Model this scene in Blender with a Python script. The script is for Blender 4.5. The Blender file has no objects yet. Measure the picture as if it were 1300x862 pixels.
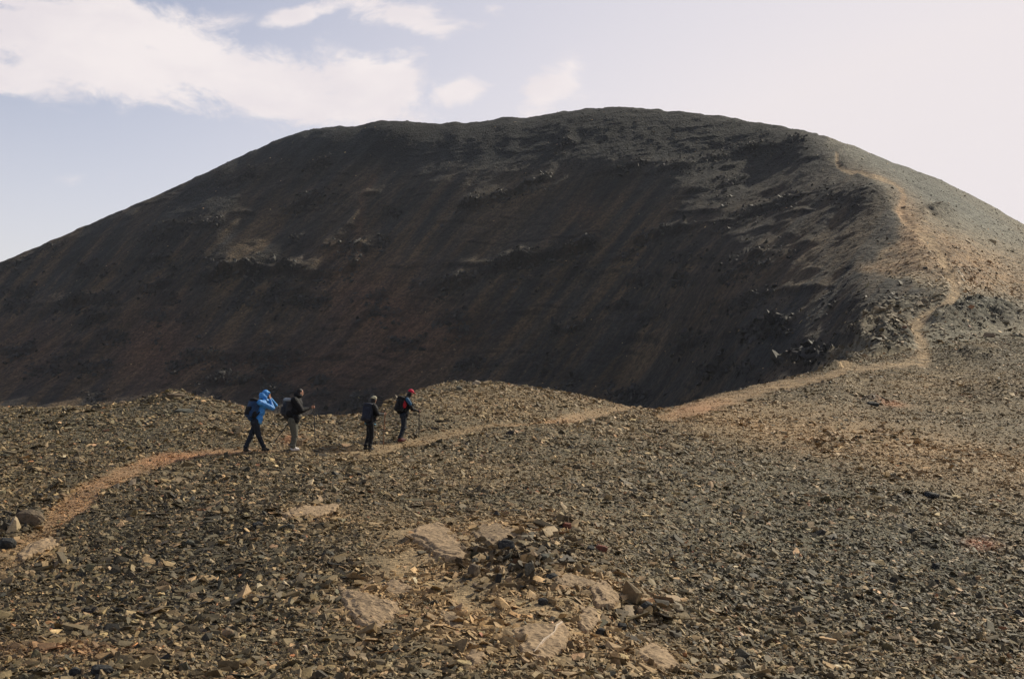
import bpy, bmesh, math, random
import numpy as np
from mathutils import Vector, Matrix, Euler
random.seed(7); RNG = np.random.default_rng(7)
S = bpy.context.scene
COL = S.collection
F = 1445.0            # focal length in photograph pixels (1300 px wide), 40 mm lens
CU, CV = 650.0, 431.0

# ------------------------------------------------------------------ camera
cam_d = bpy.data.cameras.new("camera"); cam = bpy.data.objects.new("camera", cam_d); COL.objects.link(cam)
cam_d.lens = 40.0; cam_d.sensor_width = 36.0; cam_d.sensor_fit = 'HORIZONTAL'
cam_d.clip_start = 0.1; cam_d.clip_end = 20000
cam.location = (0, 0, 0); cam.rotation_euler = (math.radians(90), 0, 0)
S.camera = cam

# ------------------------------------------------------------------ sun and sky
SUN_EL, SUN_AZ = 34.5, 46.0          # degrees; azimuth clockwise from +Y (view direction) towards +X
sun_d = bpy.data.lights.new("sun", 'SUN'); sun_d.energy = 5.0; sun_d.angle = math.radians(0.5); sun_d.color = (1.0, 0.90, 0.71)
sun = bpy.data.objects.new("sun", sun_d); COL.objects.link(sun)
e, a = math.radians(SUN_EL), math.radians(SUN_AZ)
sdir = Vector((math.cos(e)*math.sin(a), math.cos(e)*math.cos(a), math.sin(e)))
sun.rotation_euler = sdir.to_track_quat('Z', 'Y').to_euler()
sun.location = sdir*50
W = bpy.data.worlds.new("World"); S.world = W; W.use_nodes = True
nt = W.node_tree; nt.nodes.clear()
class NG:
    """tiny helper for node trees"""
    def __init__(s, t): s.t = t
    def n(s, typ, **kw):
        nd = s.t.nodes.new(typ)
        for k, v in kw.items(): setattr(nd, k, v)
        return nd
    def put(s, sock, v):
        if hasattr(v, 'is_output'): s.t.links.new(v, sock)
        elif isinstance(v, (tuple, list)) and len(v) == 3 and sock.type == 'RGBA': sock.default_value = (*v, 1)
        else: sock.default_value = v
    def m(s, op, a, b=None, c=None, clamp=False):
        nd = s.n('ShaderNodeMath', operation=op, use_clamp=clamp)
        for i, v in enumerate((a, b, c)):
            if v is not None: s.put(nd.inputs[i], v)
        return nd.outputs[0]
    def ramp(s, v, a, b, smooth=True, lo=0.0, hi=1.0):
        nd = s.n('ShaderNodeMapRange', interpolation_type='SMOOTHSTEP' if smooth else 'LINEAR')
        s.put(nd.inputs[0], v); nd.inputs[1].default_value = a; nd.inputs[2].default_value = b
        nd.inputs[3].default_value = lo; nd.inputs[4].default_value = hi
        return nd.outputs[0]
    def mix(s, f, a, b, mode='MIX'):
        nd = s.n('ShaderNodeMix', data_type='RGBA', blend_type=mode)
        s.put(nd.inputs[0], f); s.put(nd.inputs[6], a); s.put(nd.inputs[7], b)
        return nd.outputs[2]
    def noise(s, vec, scale, detail=4, rough=0.55, dist=0.0, col=False):
        nd = s.n('ShaderNodeTexNoise'); s.put(nd.inputs['Vector'], vec)
        nd.inputs['Scale'].default_value = scale; nd.inputs['Detail'].default_value = detail
        nd.inputs['Roughness'].default_value = rough; nd.inputs['Distortion'].default_value = dist
        return nd.outputs['Color' if col else 'Fac']
    def vec(s, x, y, z):
        nd = s.n('ShaderNodeCombineXYZ'); s.put(nd.inputs[0], x); s.put(nd.inputs[1], y); s.put(nd.inputs[2], z); return nd.outputs[0]
g = NG(nt)
sky = g.n('ShaderNodeTexSky', sky_type='NISHITA'); sky.sun_disc = False
sky.sun_elevation = math.radians(SUN_EL); sky.sun_rotation = math.radians(SUN_AZ)
sky.altitude = 2500; sky.air_density = 1.0; sky.dust_density = 2.0; sky.ozone_density = 2.0
tc = g.n('ShaderNodeTexCoord').outputs['Generated']
sep = g.n('ShaderNodeSeparateXYZ'); nt.links.new(tc, sep.inputs[0])
dx, dy, dz = sep.outputs
az = g.m('ARCTAN2', dx, dy); el = g.m('ARCSINE', dz)
# thin bright veil, thickest towards the sun side and low down
vd = g.n('ShaderNodeVectorMath', operation='DOT_PRODUCT'); nt.links.new(tc, vd.inputs[0]); vd.inputs[1].default_value = sdir
veil_az = g.ramp(vd.outputs['Value'], 0.36, 0.97)
veil_el = g.m('MULTIPLY', g.ramp(el, 0.42, 0.0), g.ramp(vd.outputs['Value'], -0.5, 0.4, lo=.35))
veil = g.m('ADD', g.m('MULTIPLY', veil_az, 0.82), g.m('MULTIPLY', veil_el, 0.66), clamp=True)
veil = g.m('MULTIPLY', veil, g.ramp(el, 0.95, 0.28, lo=0.0, hi=1.0), clamp=True)
skyc = g.mix(1.0, sky.outputs[0], (0.140, 0.117, 0.107), 'MULTIPLY')
skyc = g.mix(veil, skyc, (0.85, 0.79, 0.805))
# clouds: banks at given directions plus scattered ones everywhere else
def pxdir(u, v):
    return math.atan2(u-CU, F), math.atan2(CV-v, math.hypot(F, u-CU))
cv = g.vec(g.m('MULTIPLY', az, 1.0), g.m('MULTIPLY', el, 1.9), g.m('MULTIPLY', az, 0.3))
warp = g.noise(cv, 5.0, 3, 0.5, col=True)
vadd = g.n('ShaderNodeVectorMath', operation='MULTIPLY_ADD'); g.put(vadd.inputs[0], warp); vadd.inputs[1].default_value = (0.12, 0.12, 0.12); g.put(vadd.inputs[2], cv)
fb = g.noise(vadd.outputs[0], 15.0, 12, 0.66)
bank = None
for (u, v, su, sv, w, tilt) in [(90, 48, 290, 60, 1.05, 0.10), (230, 75, 140, 58, 1.0, .2), (350, 112, 150, 38, 1.1, 0.12), (460, 110, 95, 40, 1.08, -0.2), (10, 95, 90, 30, .8, 0),
                                (520, 22, 80, 26, 0.85, 0.12), (390, 16, 80, 14, 0.8, -0.35), (585, 115, 48, 20, 0.72, -0.15), (690, 118, 45, 34, 0.75, -0.5), (110, 228, 60, 16, .24, -.2), (760, 135, 120, 25, .3, 0), (630, 12, 40, 10, .4, 0)]:
    a0, e0 = pxdir(u, v)
    da = g.m('SUBTRACT', az, a0); de = g.m('SUBTRACT', el, e0)
    de = g.m('ADD', de, g.m('MULTIPLY', da, tilt))
    q = g.m('ADD', g.m('POWER', g.m('DIVIDE', g.m('ABSOLUTE', da), su/F), 2.0), g.m('POWER', g.m('DIVIDE', g.m('ABSOLUTE', de), sv/F), 2.0))
    k = g.m('MULTIPLY', g.m('EXPONENT', g.m('MULTIPLY', q, -1.0)), w)
    bank = k if bank is None else g.m('MAXIMUM', bank, k)
front = g.m('MULTIPLY', g.ramp(az, 0.62, 0.45), g.ramp(az, -0.75, -0.5)); front = g.m('MULTIPLY', front, g.ramp(el, .5, .34))
wide = g.m('MULTIPLY', g.ramp(g.noise(cv, 1.7, 3), 0.5, 0.66), 0.9)
bank = g.m('ADD', bank, g.m('MULTIPLY', wide, g.m('SUBTRACT', 1.0, front)), clamp=True)
cl = g.ramp(g.m('ADD', g.m('MULTIPLY', bank, 0.50), fb), 0.61, 0.86)
cl = g.m('MULTIPLY', cl, g.ramp(bank, 0.05, 0.35))
cl = g.m('MULTIPLY', cl, 0.92)
shade = g.ramp(g.noise(vadd.outputs[0], 7.0, 5, 0.5), 0.35, 0.65)
cloudc = g.mix(shade, (0.83, 0.765, 0.785), (0.95, 0.875, 0.86))
skyc = g.mix(cl, skyc, cloudc)
bg = g.n('ShaderNodeBackground'); g.put(bg.inputs[0], skyc); bg.inputs[1].default_value = 1.0
wo = g.n('ShaderNodeOutputWorld'); nt.links.new(bg.outputs[0], wo.inputs[0])

vs = S.view_settings
S.display_settings.display_device = 'sRGB'
vs.view_transform = 'Standard'; vs.look = 'None'; vs.exposure = 0.0; vs.gamma = 1.0; vs.use_curve_mapping = False
S.cycles.max_bounces = 4; S.cycles.diffuse_bounces = 2; S.cycles.volume_bounces = 0

# ------------------------------------------------------------------ numeric helpers
_pr = np.random.default_rng(99); _PM = np.concatenate([_pr.permutation(1024)]*2).astype(np.int32)
_GA = _pr.uniform(0, 2*np.pi, 1024); _GX = (np.cos(_GA)*1.5).astype(np.float32); _GY = (np.sin(_GA)*1.5).astype(np.float32)
def perlin(x, y, seed=0):
    x = np.asarray(x, float)+seed*13.37; y = np.asarray(y, float)+seed*7.91
    x, y = np.broadcast_arrays(x, y)
    xf = np.floor(x); yf = np.floor(y); fx = (x-xf).astype(np.float32); fy = (y-yf).astype(np.float32)
    xi = xf.astype(np.int32) & 1023; yi = yf.astype(np.int32) & 1023; xj = (xi+1) & 1023; yj = (yi+1) & 1023
    pa = _PM[xi]; pb = _PM[xj]
    def gr(p, yy, dx, dy):
        h = _PM[p+yy]; return _GX[h]*dx+_GY[h]*dy
    sx = fx*fx*fx*(fx*(fx*6-15)+10); sy = fy*fy*fy*(fy*(fy*6-15)+10)
    a = gr(pa, yi, fx, fy); a = a+(gr(pb, yi, fx-1, fy)-a)*sx
    b = gr(pa, yj, fx, fy-1); b = b+(gr(pb, yj, fx-1, fy-1)-b)*sx
    return a+(b-a)*sy
def fbm(x, y, oct=4, seed=0, rough=0.5):
    s = 0; amp = 1; tot = 0
    for o in range(oct):
        s = s + perlin(x*2**o, y*2**o, seed+o*17)*amp; tot += amp; amp *= rough
    return s/tot
def ridged(x, y, oct=4, seed=0):
    s = 0; amp = 1; tot = 0
    for o in range(oct):
        s = s + (1-np.abs(perlin(x*2**o, y*2**o, seed+o*31))*1.8)*amp; tot += amp; amp *= .5
    return s/tot
def sstep(a, b, x):
    t = np.clip((x-a)/(b-a), 0, 1); return t*t*(3-2*t)
def pchip_slopes(x, y):
    """x, y: (n, m); monotone slopes along axis 0"""
    h = np.diff(x, axis=0); d = np.diff(y, axis=0)/h
    m = np.zeros_like(y)
    w1 = 2*h[1:]+h[:-1]; w2 = h[1:]+2*h[:-1]
    with np.errstate(divide='ignore', invalid='ignore'):
        hm = (w1+w2)/(w1/d[:-1]+w2/d[1:])
    m[1:-1] = np.where(d[:-1]*d[1:] > 0, hm, 0)
    m[0] = d[0]; m[-1] = d[-1]
    return m
def hermite(x0, x1, y0, y1, m0, m1, x):
    h = x1-x0; t = (x-x0)/h
    return (2*t**3-3*t**2+1)*y0+(t**3-2*t**2+t)*h*m0+(-2*t**3+3*t**2)*y1+(t**3-t**2)*h*m1
def line_fn(pts, u):
    pts = np.array(pts, float); x = pts[:, :1]; y = pts[:, 1:2]; m = pchip_slopes(x, y)
    i = np.clip(np.searchsorted(x[:, 0], u)-1, 0, len(x)-2)
    uu = np.clip(u, x[0, 0], x[-1, 0])
    return hermite(x[i, 0], x[i+1, 0], y[i, 0], y[i+1, 0], m[i, 0], m[i+1, 0], uu)

# ------------------------------------------------------------------ terrain: profile lines from near to far (u, depth, v)
LN = {}
LN['A'] = [(-900, 15, 870), (0, 15, 868), (650, 15.5, 868), (1000, 17.5, 868), (1300, 19, 868), (2000, 21, 880)]
LN['B'] = [(-900, 21, 710), (0, 21.5, 700), (650, 22, 700), (900, 25, 700), (1300, 30, 700), (2000, 34, 700)]
LN['C'] = [(-900, 31, 590), (0, 32, 574), (300, 31.7, 572), (470, 33.6, 571), (600, 37, 560), (700, 39, 556), (860, 43, 560), (1040, 47, 560), (1300, 46, 570), (2000, 50, 560)]
LN['D'] = [(-900, 48, 545), (-300, 46, 527), (0, 45, 519), (100, 45, 516), (165, 45.5, 511), (215, 46, 503), (260, 45, 507), (300, 45, 515), (350, 44, 526), (430, 44, 531), (475, 46, 524), (515, 48, 503), (545, 51, 492), (585, 52, 486), (625, 53, 484.5), (665, 54, 489),
           (700, 55, 495), (760, 58, 509), (800, 60, 517), (830, 61, 520), (860, 63.5, 516), (885, 66, 508), (950, 76, 492), (1050, 90, 470), (1170, 105, 452), (1300, 115, 440), (1600, 130, 435), (2000, 135, 445)]
LN['E'] = [(-900, 95, 680), (0, 92, 650), (430, 92, 650), (620, 95, 640), (760, 92, 620), (830, 80, 566), (860, 80, 560), (950, 98, 556), (1050, 104, 492), (1100, 112, 447), (1170, 114, 436), (1300, 135, 415), (1600, 150, 420), (2000, 160, 435)]
LN['F'] = [(-900, 420, 560), (-300, 370, 545), (0, 335, 530), (300, 300, 535), (620, 272, 545), (790, 242, 545), (860, 212, 538), (950, 165, 505), (1050, 135, 458), (1100, 136, 408), (1170, 138, 398), (1210, 145, 378), (1300, 165, 386), (1600, 175, 405), (2000, 185, 430)]
LN['G'] = [(-900, 450, 520), (-300, 430, 490), (0, 415, 430), (300, 395, 345), (620, 354, 325), (790, 330, 322), (860, 302, 325), (950, 255, 328), (1050, 215, 318), (1100, 205, 303), (1160, 195, 296), (1210, 180, 330), (1300, 205, 342), (1600, 215, 385), (2000, 220, 420)]
LN['H'] = [(-900, 470, 500), (-300, 455, 455), (0, 450, 385), (300, 458, 243), (620, 416, 205), (790, 393, 188), (860, 376, 193), (950, 350, 208), (1050, 290, 222), (1100, 262, 228), (1145, 240, 254), (1210, 245, 270), (1300, 262, 312), (1600, 250, 365), (2000, 250, 415)]
CREST = [(-900, 540), (-500, 478), (-300, 430), (0, 334), (50, 313), (100, 291), (150, 270), (200, 249), (250, 225), (300, 202), (350, 180), (390, 166), (420, 162), (450, 161.5), (475, 156), (495, 154), (530, 156), (555, 158), (580, 155.5), (592, 157), (625, 153), (650, 149.5), (665, 151), (700, 145), (740, 140), (790, 136.5), (820, 139), (860, 142), (900, 147), (950, 155), (1000, 164), (1035, 170.5),
         (1080, 185), (1130, 205), (1200, 232), (1250, 257), (1300, 285), (1350, 312), (1450, 352), (1600, 395), (2000, 445)]
CRY = [(-900, 490), (-300, 485), (0, 500), (300, 508), (490, 485), (790, 438), (950, 392), (1035, 362), (1130, 350), (1300, 320), (1600, 280), (2000, 270)]

us = np.unique(np.concatenate([np.linspace(-900, -260, 60), np.linspace(-260, 0, 50), np.linspace(0, 1300, 601), np.linspace(1300, 1560, 50), np.linspace(1560, 2000, 36)]))
NC = len(us)
KY, KV = [], []
for k in 'ABCDEFGH':
    KY.append(line_fn([(p[0], p[1]) for p in LN[k]], us)); KV.append(line_fn([(p[0], p[2]) for p in LN[k]], us))
iy = line_fn(CRY, us); iv = line_fn(CREST, us)
KY.append(iy); KV.append(iv)
zI = (CV-iv)/F*iy
for fy, zf in ((1.22, lambda z: z-np.maximum(18, abs(z)*0.25)), (2.4, lambda z: -35+0*z)):
    KY.append(iy*fy); KV.append(CV-zf(zI)*F/(iy*fy))
KY.append(iy*0+9000); KV.append(CV+70*F/9000+iy*0)
KY = np.array(KY); KV = np.array(KV)
LY = np.log(KY); MS = pchip_slopes(LY, KV)
rows_n = [165, 130, 105, 44, 60, 175, 120, 95, 14, 8, 8]
Yr, Vr, seg = [], [], []
for s, n in enumerate(rows_n):
    for i in range(n + (1 if s == len(rows_n)-1 else 0)):
        t = i/n
        ly = LY[s]*(1-t)+LY[s+1]*t
        Yr.append(np.exp(ly)); Vr.append(hermite(LY[s], LY[s+1], KV[s], KV[s+1], MS[s], MS[s+1], ly)); seg.append(s+t)
Yr = np.array(Yr); Vr = np.array(Vr); seg = np.array(seg)
NR = len(seg)
U = np.repeat(us[None, :], NR, 0)
X = (U-CU)/F*Yr
Z = (CV-Vr)/F*Yr
ROWS = {k: sum(rows_n[:i]) for i, k in enumerate('ABCDEFGHI')}

# ---- relief added to the profiles (metres, in world coordinates)
is_fg = 1-sstep(3.4, 4.3, seg)[:, None]
relief = fbm(X/7, Yr/7, 3, 3)*0.22*is_fg*sstep(14, 24, Yr) + fbm(X/1.3, Yr/1.3, 3, 5)*0.05*is_fg
mt = sstep(3.3, 4.6, seg)[:, None]
fade_crest = 1-0.75*np.exp(-((seg[:, None]-8)/0.35)**2)
# gullies and ribs running down the fall line (which leans to the left as seen from the col)
leftside = 1-sstep(1020, 1120, U+(Vr-300)*0.25)
fall = np.where(U > 900, 0, 0)+0.74*X-0.67*Yr
down = 0.67*X+0.74*Yr
fall = fall+fbm(fall/40, down/60, 3, 12)*9
relief = relief + mt*leftside*fade_crest*(ridged(fall/23, down/170, 3, 11)-0.6)*.9*(.4+sstep(-.2, .4, fbm(fall/60, down/90, 2, 14)))
relief = relief + mt*leftside*fade_crest*fbm(fall/6, down/60, 3, 13)*.22
relief = relief + mt*fade_crest*fbm(X/9, Yr/9, 4, 21)*.65
relief = relief + mt*fade_crest*fbm(X/2.5, Yr/2.5, 3, 22)*0.26
relief = relief + mt*np.exp(-((seg[:, None]-8)/.3)**2)*(fbm(X/6, Yr/6, 3, 27)*.7+ridged(X/11, Yr/11, 2, 28)*.5*(U < 1040))
relief = relief + mt*(fbm(X/28, Yr/28, 3, 23))*.9*fade_crest
DARK = np.zeros_like(U)         # bare dark rock, plus shade painted on the step faces of the bands
BROK = np.zeros_like(U)         # broken rock, drives stone density
TOPS = np.zeros_like(U)         # light painted as a pale edge along the top of each step
def band(pts, h, up, ragged=1.0, seed=0, dark=0.8):
    """a rock step: the slope above the line stands proud and dies out up the slope"""
    pts = np.array(pts, float)
    a_, b_ = np.searchsorted(us, pts[0, 0]-8), np.searchsorted(us, pts[-1, 0]+8)
    if b_-a_ < 3: return
    r0, r1 = int(np.searchsorted(seg, 4.4)), int(np.searchsorted(seg, 7.9))
    sl = (slice(r0, r1), slice(a_, b_))
    u1 = us[a_:b_]
    vc = np.interp(u1, pts[:, 0], pts[:, 1])
    dark = min(1, dark*1.25); ends = sstep(pts[0, 0]-6, pts[0, 0]+14, u1)*(1-sstep(pts[-1, 0]-14, pts[-1, 0]+6, u1))
    wob = fbm(u1/22, u1*0+seed*3.1, 3, seed)*6*ragged + perlin(u1/7, u1*0+seed, seed+5)*1.2*ragged
    t = (vc+wob)[None]-Vr[sl]
    uf = U[sl]-0.8*t
    hh = h*np.clip(0.5+1.1*fbm(uf/45, t/90+9.1+seed, 2, seed+9), 0.0, 1.1)
    relief[sl] += 1.0*ends[None]*hh*sstep(0, 4, t)*np.exp(-np.clip(t, 0, 999)/up)
    wgt = ends[None]*np.clip(hh/h*1.8, 0, 1)
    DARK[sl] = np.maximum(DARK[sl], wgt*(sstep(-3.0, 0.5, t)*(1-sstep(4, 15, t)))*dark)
    TOPS[sl] = np.maximum(TOPS[sl], wgt*sstep(3, 8, t)*(1-sstep(10, 22, t))*min(1, h/4))
    BROK[sl] = np.maximum(BROK[sl], wgt*(sstep(-16, 0, t)*(1-sstep(4, 20, t))))
band([(250, 362), (285, 352), (330, 350), (400, 353), (445, 345), (462, 335)], 6.5, 22, 1, 1)
band([(545, 372), (575, 366), (610, 358), (640, 345), (700, 332), (768, 318)], 6.0, 20, 1, 2)
band([(575, 268), (620, 258), (655, 245), (690, 232), (705, 222)], 4.2, 14, .8, 3)
band([(795, 316), (825, 308), (860, 298), (892, 286)], 4.0, 12, .6, 4)
band([(40, 402), (80, 394), (110, 388), (150, 384)], 4.5, 14, 1, 5)
band([(170, 374), (200, 368), (222, 362)], 4.0, 12, 1, 6)
band([(355, 268), (400, 262), (445, 246)], 3.2, 12, .7, 7)
band([(270, 236), (330, 226), (420, 210)], 2.6, 10, .7, 8)
band([(765, 222), (800, 216), (830, 210)], 2.4, 8, .4, 9)
band([(830, 222), (900, 204), (960, 192), (1030, 180)], 2.2, 7, .4, 10)
band([(690, 200), (712, 190), (730, 186)], 4.0, 14, 1, 13)
band([(905, 290), (990, 262), (1060, 236)], 1.8, 9, .6, 14)
band([(440, 330), (458, 322), (480, 318)], 3.5, 16, 1, 15)
band([(470, 312), (500, 306)], 2.5, 12, 1, 16)
band([(200, 300), (250, 292), (290, 286)], 2.4, 12, 1, 17)
rr = random.Random(5)
for k in range(130):
    u0 = rr.uniform(-60, 960); L = rr.uniform(14, 75)
    lo, hi = 330, 520
    v0 = rr.uniform(lo, hi) if rr.random() < .8 else rr.uniform(220, 400)
    if u0 > 800: v0 = min(v0, 480)
    sl = -rr.uniform(-0.02, 0.22) - (0.18 if u0 > 700 else 0)
    band([(u0, v0), (u0+L/2, v0+sl*L/2+rr.uniform(-2, 2)), (u0+L, v0+sl*L)], rr.uniform(0.9, 2.1), rr.uniform(4, 9), .5, 30+k, .7)
def bump(u, v, su, sv, h, rough=.5, dark=0., rng=(3, 8), seed=0, sharp=1.0):
    global relief, DARK, BROK
    w = perlin(U/28+seed, Vr/14, 70+seed)*0.35
    q = ((U-u)/su)**2+((Vr-v)/sv)**2
    k = np.exp(-np.power(q*(1+w), sharp))*(seg[:, None] > rng[0])*(seg[:, None] < rng[1])
    relief = relief + k*h*(1+rough*(ridged(X/2.6, Yr/5.2, 3, 40+seed)-.6)*1.6)
    DARK = np.maximum(DARK, np.clip(k*1.4, 0, 1)*dark); BROK = np.maximum(BROK, np.clip(k*1.6, 0, 1))
bump(1112, 432, 42, 18, 1.7, .6, .85, (3.6, 8), 1, 2)        # black crag left of the trail
bump(1040, 459, 46, 9, 1.3, .8, .85, (2.97, 8), 2, 1.5)      # rocks above the saddle trail
bump(1130, 392, 60, 16, .8, .6, .6, (3.5, 8), 3)
bump(1245, 402, 56, 14, 1.5, .6, .75, (3, 8), 4, 2)           # slanting dark rib right of the trail
bump(1100, 250, 44, 14, .9, .4, .75, (4, 8), 5)
bump(1190, 270, 22, 6, 1.8, .5, .6, (4, 8), 6)
bump(1195, 322, 26, 5, 0.7, .6, .6, (4, 8), 7)
bump(1215, 346, 30, 5, 0.7, .6, .5, (4, 8), 8)
bump(1235, 455, 34, 7, .9, .8, .5, (2.6, 8), 9)
bump(1110, 510, 16, 4, .3, .8, .8, (2, 5), 10)
bump(215, 507, 30, 8, .18, .8, .2, (2, 3.3), 11)
bump(490, 505, 18, 10, .25, .8, .3, (2, 3.3), 12)
bump(1150, 640, 18, 5, .18, .8, .6, (0, 3), 13)
bump(1100, 560, 60, 10, .3, .6, .1, (1, 3), 14)
bump(650, 712, 55, 26, .10, .8, .3, (0, 2), 15)
bump(1190, 690, 30, 8, .15, .8, .4, (0, 2), 16)
bump(1270, 500, 60, 12, .5, .6, .2, (2, 4), 17)

# ---- thin broken ledges of strata on the face
hs = Z+.10*X*0.3+fbm(X/60, Yr/60, 3, 51)*5
for per, amp, sd_ in ((7.5, .9, 1), (3.1, .5, 2)):
    ph = hs/per; saw = ph-np.floor(ph)
    msk = (1-.6*sstep(235, 190, Vr))*sstep(.08, .45, fbm(fall/26+sd_*9, hs/(per*2.2), 3, 52+sd_))*mt*leftside*fade_crest
    relief = relief+msk*amp*(1-sstep(0, .82, saw))*sstep(0.0, .12, saw)
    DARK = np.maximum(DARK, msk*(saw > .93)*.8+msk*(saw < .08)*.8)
# ---- trails (photograph pixels, half width), cut a little into the slope
TRAILS = [
    ([(-120, 790), (-40, 742), (0, 712), (45, 680), (85, 648), (120, 622), (165, 600), (215, 582), (270, 574), (315, 571), (360, 571)], [13, 11, 10, 9, 8, 8, 7, 6, 4, 3, 1.5], .68, 0),
    ([(350, 572), (420, 571), (470, 571), (520, 560), (570, 550), (630, 543), (680, 539), (720, 531), (765, 522), (800, 517)], [.5, 1, 4, 4.5, 4.0, 2.2, 1.2, 5.5, 5.5, 2], .75, 1),
    ([(848, 528), (880, 519), (920, 506), (960, 494), (1000, 487), (1050, 479), (1075, 468)], [6, 7, 8, 8, 6, 4, 3], 1.0, 0),
    ([(1172, 455), (1172, 438), (1164, 425), (1160, 416), (1175, 405), (1190, 395), (1206, 385), (1214, 374), (1210, 355), (1200, 338), (1192, 322), (1180, 306), (1163, 292), (1148, 280), (1142, 268), (1148, 252), (1143, 240), (1130, 231), (1112, 224), (1095, 219), (1075, 215), (1063, 207), (1062, 197), (1052, 186), (1042, 176)],
     [7, 6, 6, 5.5, 5, 5, 5, 4.5, 4, 4, 3.6, 3.4, 3, 3, 3, 2.6, 2.6, 2.4, 2.2, 2.2, 2.2, 2, 1.8, 1.6, 1.5], .85, 1),
    ([(1090, 470), (1110, 466), (1150, 462), (1172, 452)], [4, 4, 4, 5], .6, 0),
]
TRAIL = np.zeros_like(U)
def poly_dist(pts, wd, ku, kv, uu, vv):
    best = np.full(uu.shape, 1e9)
    for (p, q, w0, w1) in zip(pts[:-1], pts[1:], wd[:-1], wd[1:]):
        ax, ay = p[0]*ku, p[1]*kv; bx, by = q[0]*ku, q[1]*kv
        L2 = (bx-ax)**2+(by-ay)**2
        t = np.clip(((uu*ku-ax)*(bx-ax)+(vv*kv-ay)*(by-ay))/L2, 0, 1)
        d = np.hypot(uu*ku-ax-t*(bx-ax), vv*kv-ay-t*(by-ay))/(w0+(w1-w0)*t)
        best = np.minimum(best, d)
    return best
# screen position of each vertex of the unroughened hill that can be seen
vis = (seg[:, None] <= 3.0) | ((seg[:, None] > 3.0) & (U > 835))
for pts, wd, st, kind in TRAILS:
    flat = pts[0][1] > 500 or kind == 0
    ku, kv = (0.5, 1.0) if flat else (0.8, 0.8)
    d = poly_dist(pts, wd, ku, kv, U, Vr)
    jag = fbm(X/1.7, Yr/1.7, 3, 60)*0.5 if flat else fbm(X/5, Yr/5, 3, 61)*0.4
    TRAIL = np.maximum(TRAIL, ((U > 1060) | (seg[:, None] < 3.02))*(1-sstep(0.55, 1.5, d+jag*1.4))*st*vis*np.clip(.9+.8*fbm(X/2.2, Yr/2.2, 3, 63), .4, 1))
relief = relief - TRAIL*0.07*is_fg - TRAIL*0.35*mt
Z = Z + relief
# ground outside and behind the viewer (rows with Y < first row)
near = []
NN = 26
for i in range(NN):
    t = i/NN
    y = -25+(Yr[0]+25)*t
    s = sstep(0, 1, np.clip((Yr[0]-y)/(Yr[0]-1.5), 0, 1))
    wx = np.exp(-(X[0]/14)**2)
    zz = Z[0]+(-1.68-Z[0])*s*wx + fbm(X[0]/4, y/4, 3, 9)*0.15*sstep(1, 6, abs(y))*(t < .95)
    near.append((X[0]*(1+0.0*y), y, zz))
Xn = np.array([n[0] for n in near]); Yn = np.array([n[1] for n in near]); Zn = np.array([n[2] for n in near])

# ------------------------------------------------------------------ colours of the ground (albedo, linear)
def blob(u, v, su, sv, rot=0.0):
    c, s = math.cos(rot), math.sin(rot)
    a = (U-u)*c+(Vr-v)*s; b = -(U-u)*s+(Vr-v)*c
    return np.exp(-(a/su)**2-(b/sv)**2)
C = np.zeros((NR, NC, 3))
def lay(col, w):
    global C
    w = np.clip(w, 0, 1)[..., None]; C = C*(1-w)+np.array(col)*w
n_big = fbm(X/9, Yr/9, 4, 80); n_mid = fbm(X/2.2, Yr/2.2, 4, 81)
n_far = fbm(X/30, Yr/30, 4, 82)
C[:] = (0.100, 0.087, 0.060)
lay((0.19, 0.155, 0.105), sstep(-.05, .45, n_big)*0.7)
lay((0.072, 0.072, 0.056), sstep(0.0, .45, n_mid)*0.5)
fgm = (seg[:, None] < 3.6)
SLABC = [(557, 692, 48, 24), (470, 773, 46, 30), (395, 651, 40, 9), (634, 679, 36, 14), (767, 760, 24, 18), (746, 788, 20, 20), (688, 813, 42, 26), (603, 837, 18, 10), (574, 788, 20, 14), (834, 836, 30, 18), (505, 747, 25, 10), (48, 697, 30, 14), (730, 740, 34, 12)]
tan = (0.245, 0.182, 0.110); ochre = (0.30, 0.195, 0.115); rust = (0.34, 0.155, 0.085)
lay((0.085, 0.086, 0.066), blob(1120, 740, 330, 95, .1)*1.1*fgm)
lay((0.085, 0.086, 0.066), blob(1050, 600, 150, 45, .1)*.6*fgm)
lay((0.085, 0.082, 0.062), blob(120, 540, 200, 30)*.9*fgm)
lay((0.060, 0.056, 0.040), blob(260, 700, 260, 85)*.85*fgm)
lay((.235, .168, .098), blob(1150, 572, 280, 36, .17)*(.9+.6*n_mid)*(seg[:, None] < 3.8))
lay((.235, .168, .098), blob(980, 542, 130, 18, .12)*(.9+.5*n_mid)*(seg[:, None] < 3.8))
lay(tan, blob(1200, 490, 160, 30, .1)*(.45+.5*n_mid))
lay(tan, blob(700, 790, 140, 60, .1)*(.75+1.1*n_mid)*fgm)
lay(tan, blob(550, 730, 140, 60, .3)*(.6+1.1*n_mid)*fgm)
lay(tan, blob(640, 665, 90, 16)*(.5+.8*n_mid)*fgm)
for a_ in SLABC: lay((0.25, 0.185, 0.112), blob(*a_)*(1.0+.6*n_mid)*fgm)
lay(rust, blob(85, 826, 110, 10)*.3*fgm)
lay((0.22, 0.08, 0.05), blob(1247, 692, 24, 7, .1)*.9*fgm)
lay(rust, blob(1130, 512, 20, 3.5, .1)*.6)
lay(tan, blob(640, 510, 110, 22)*.45*fgm)
lay(rust, blob(372, 560, 14, 5)*.8*fgm)
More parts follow.
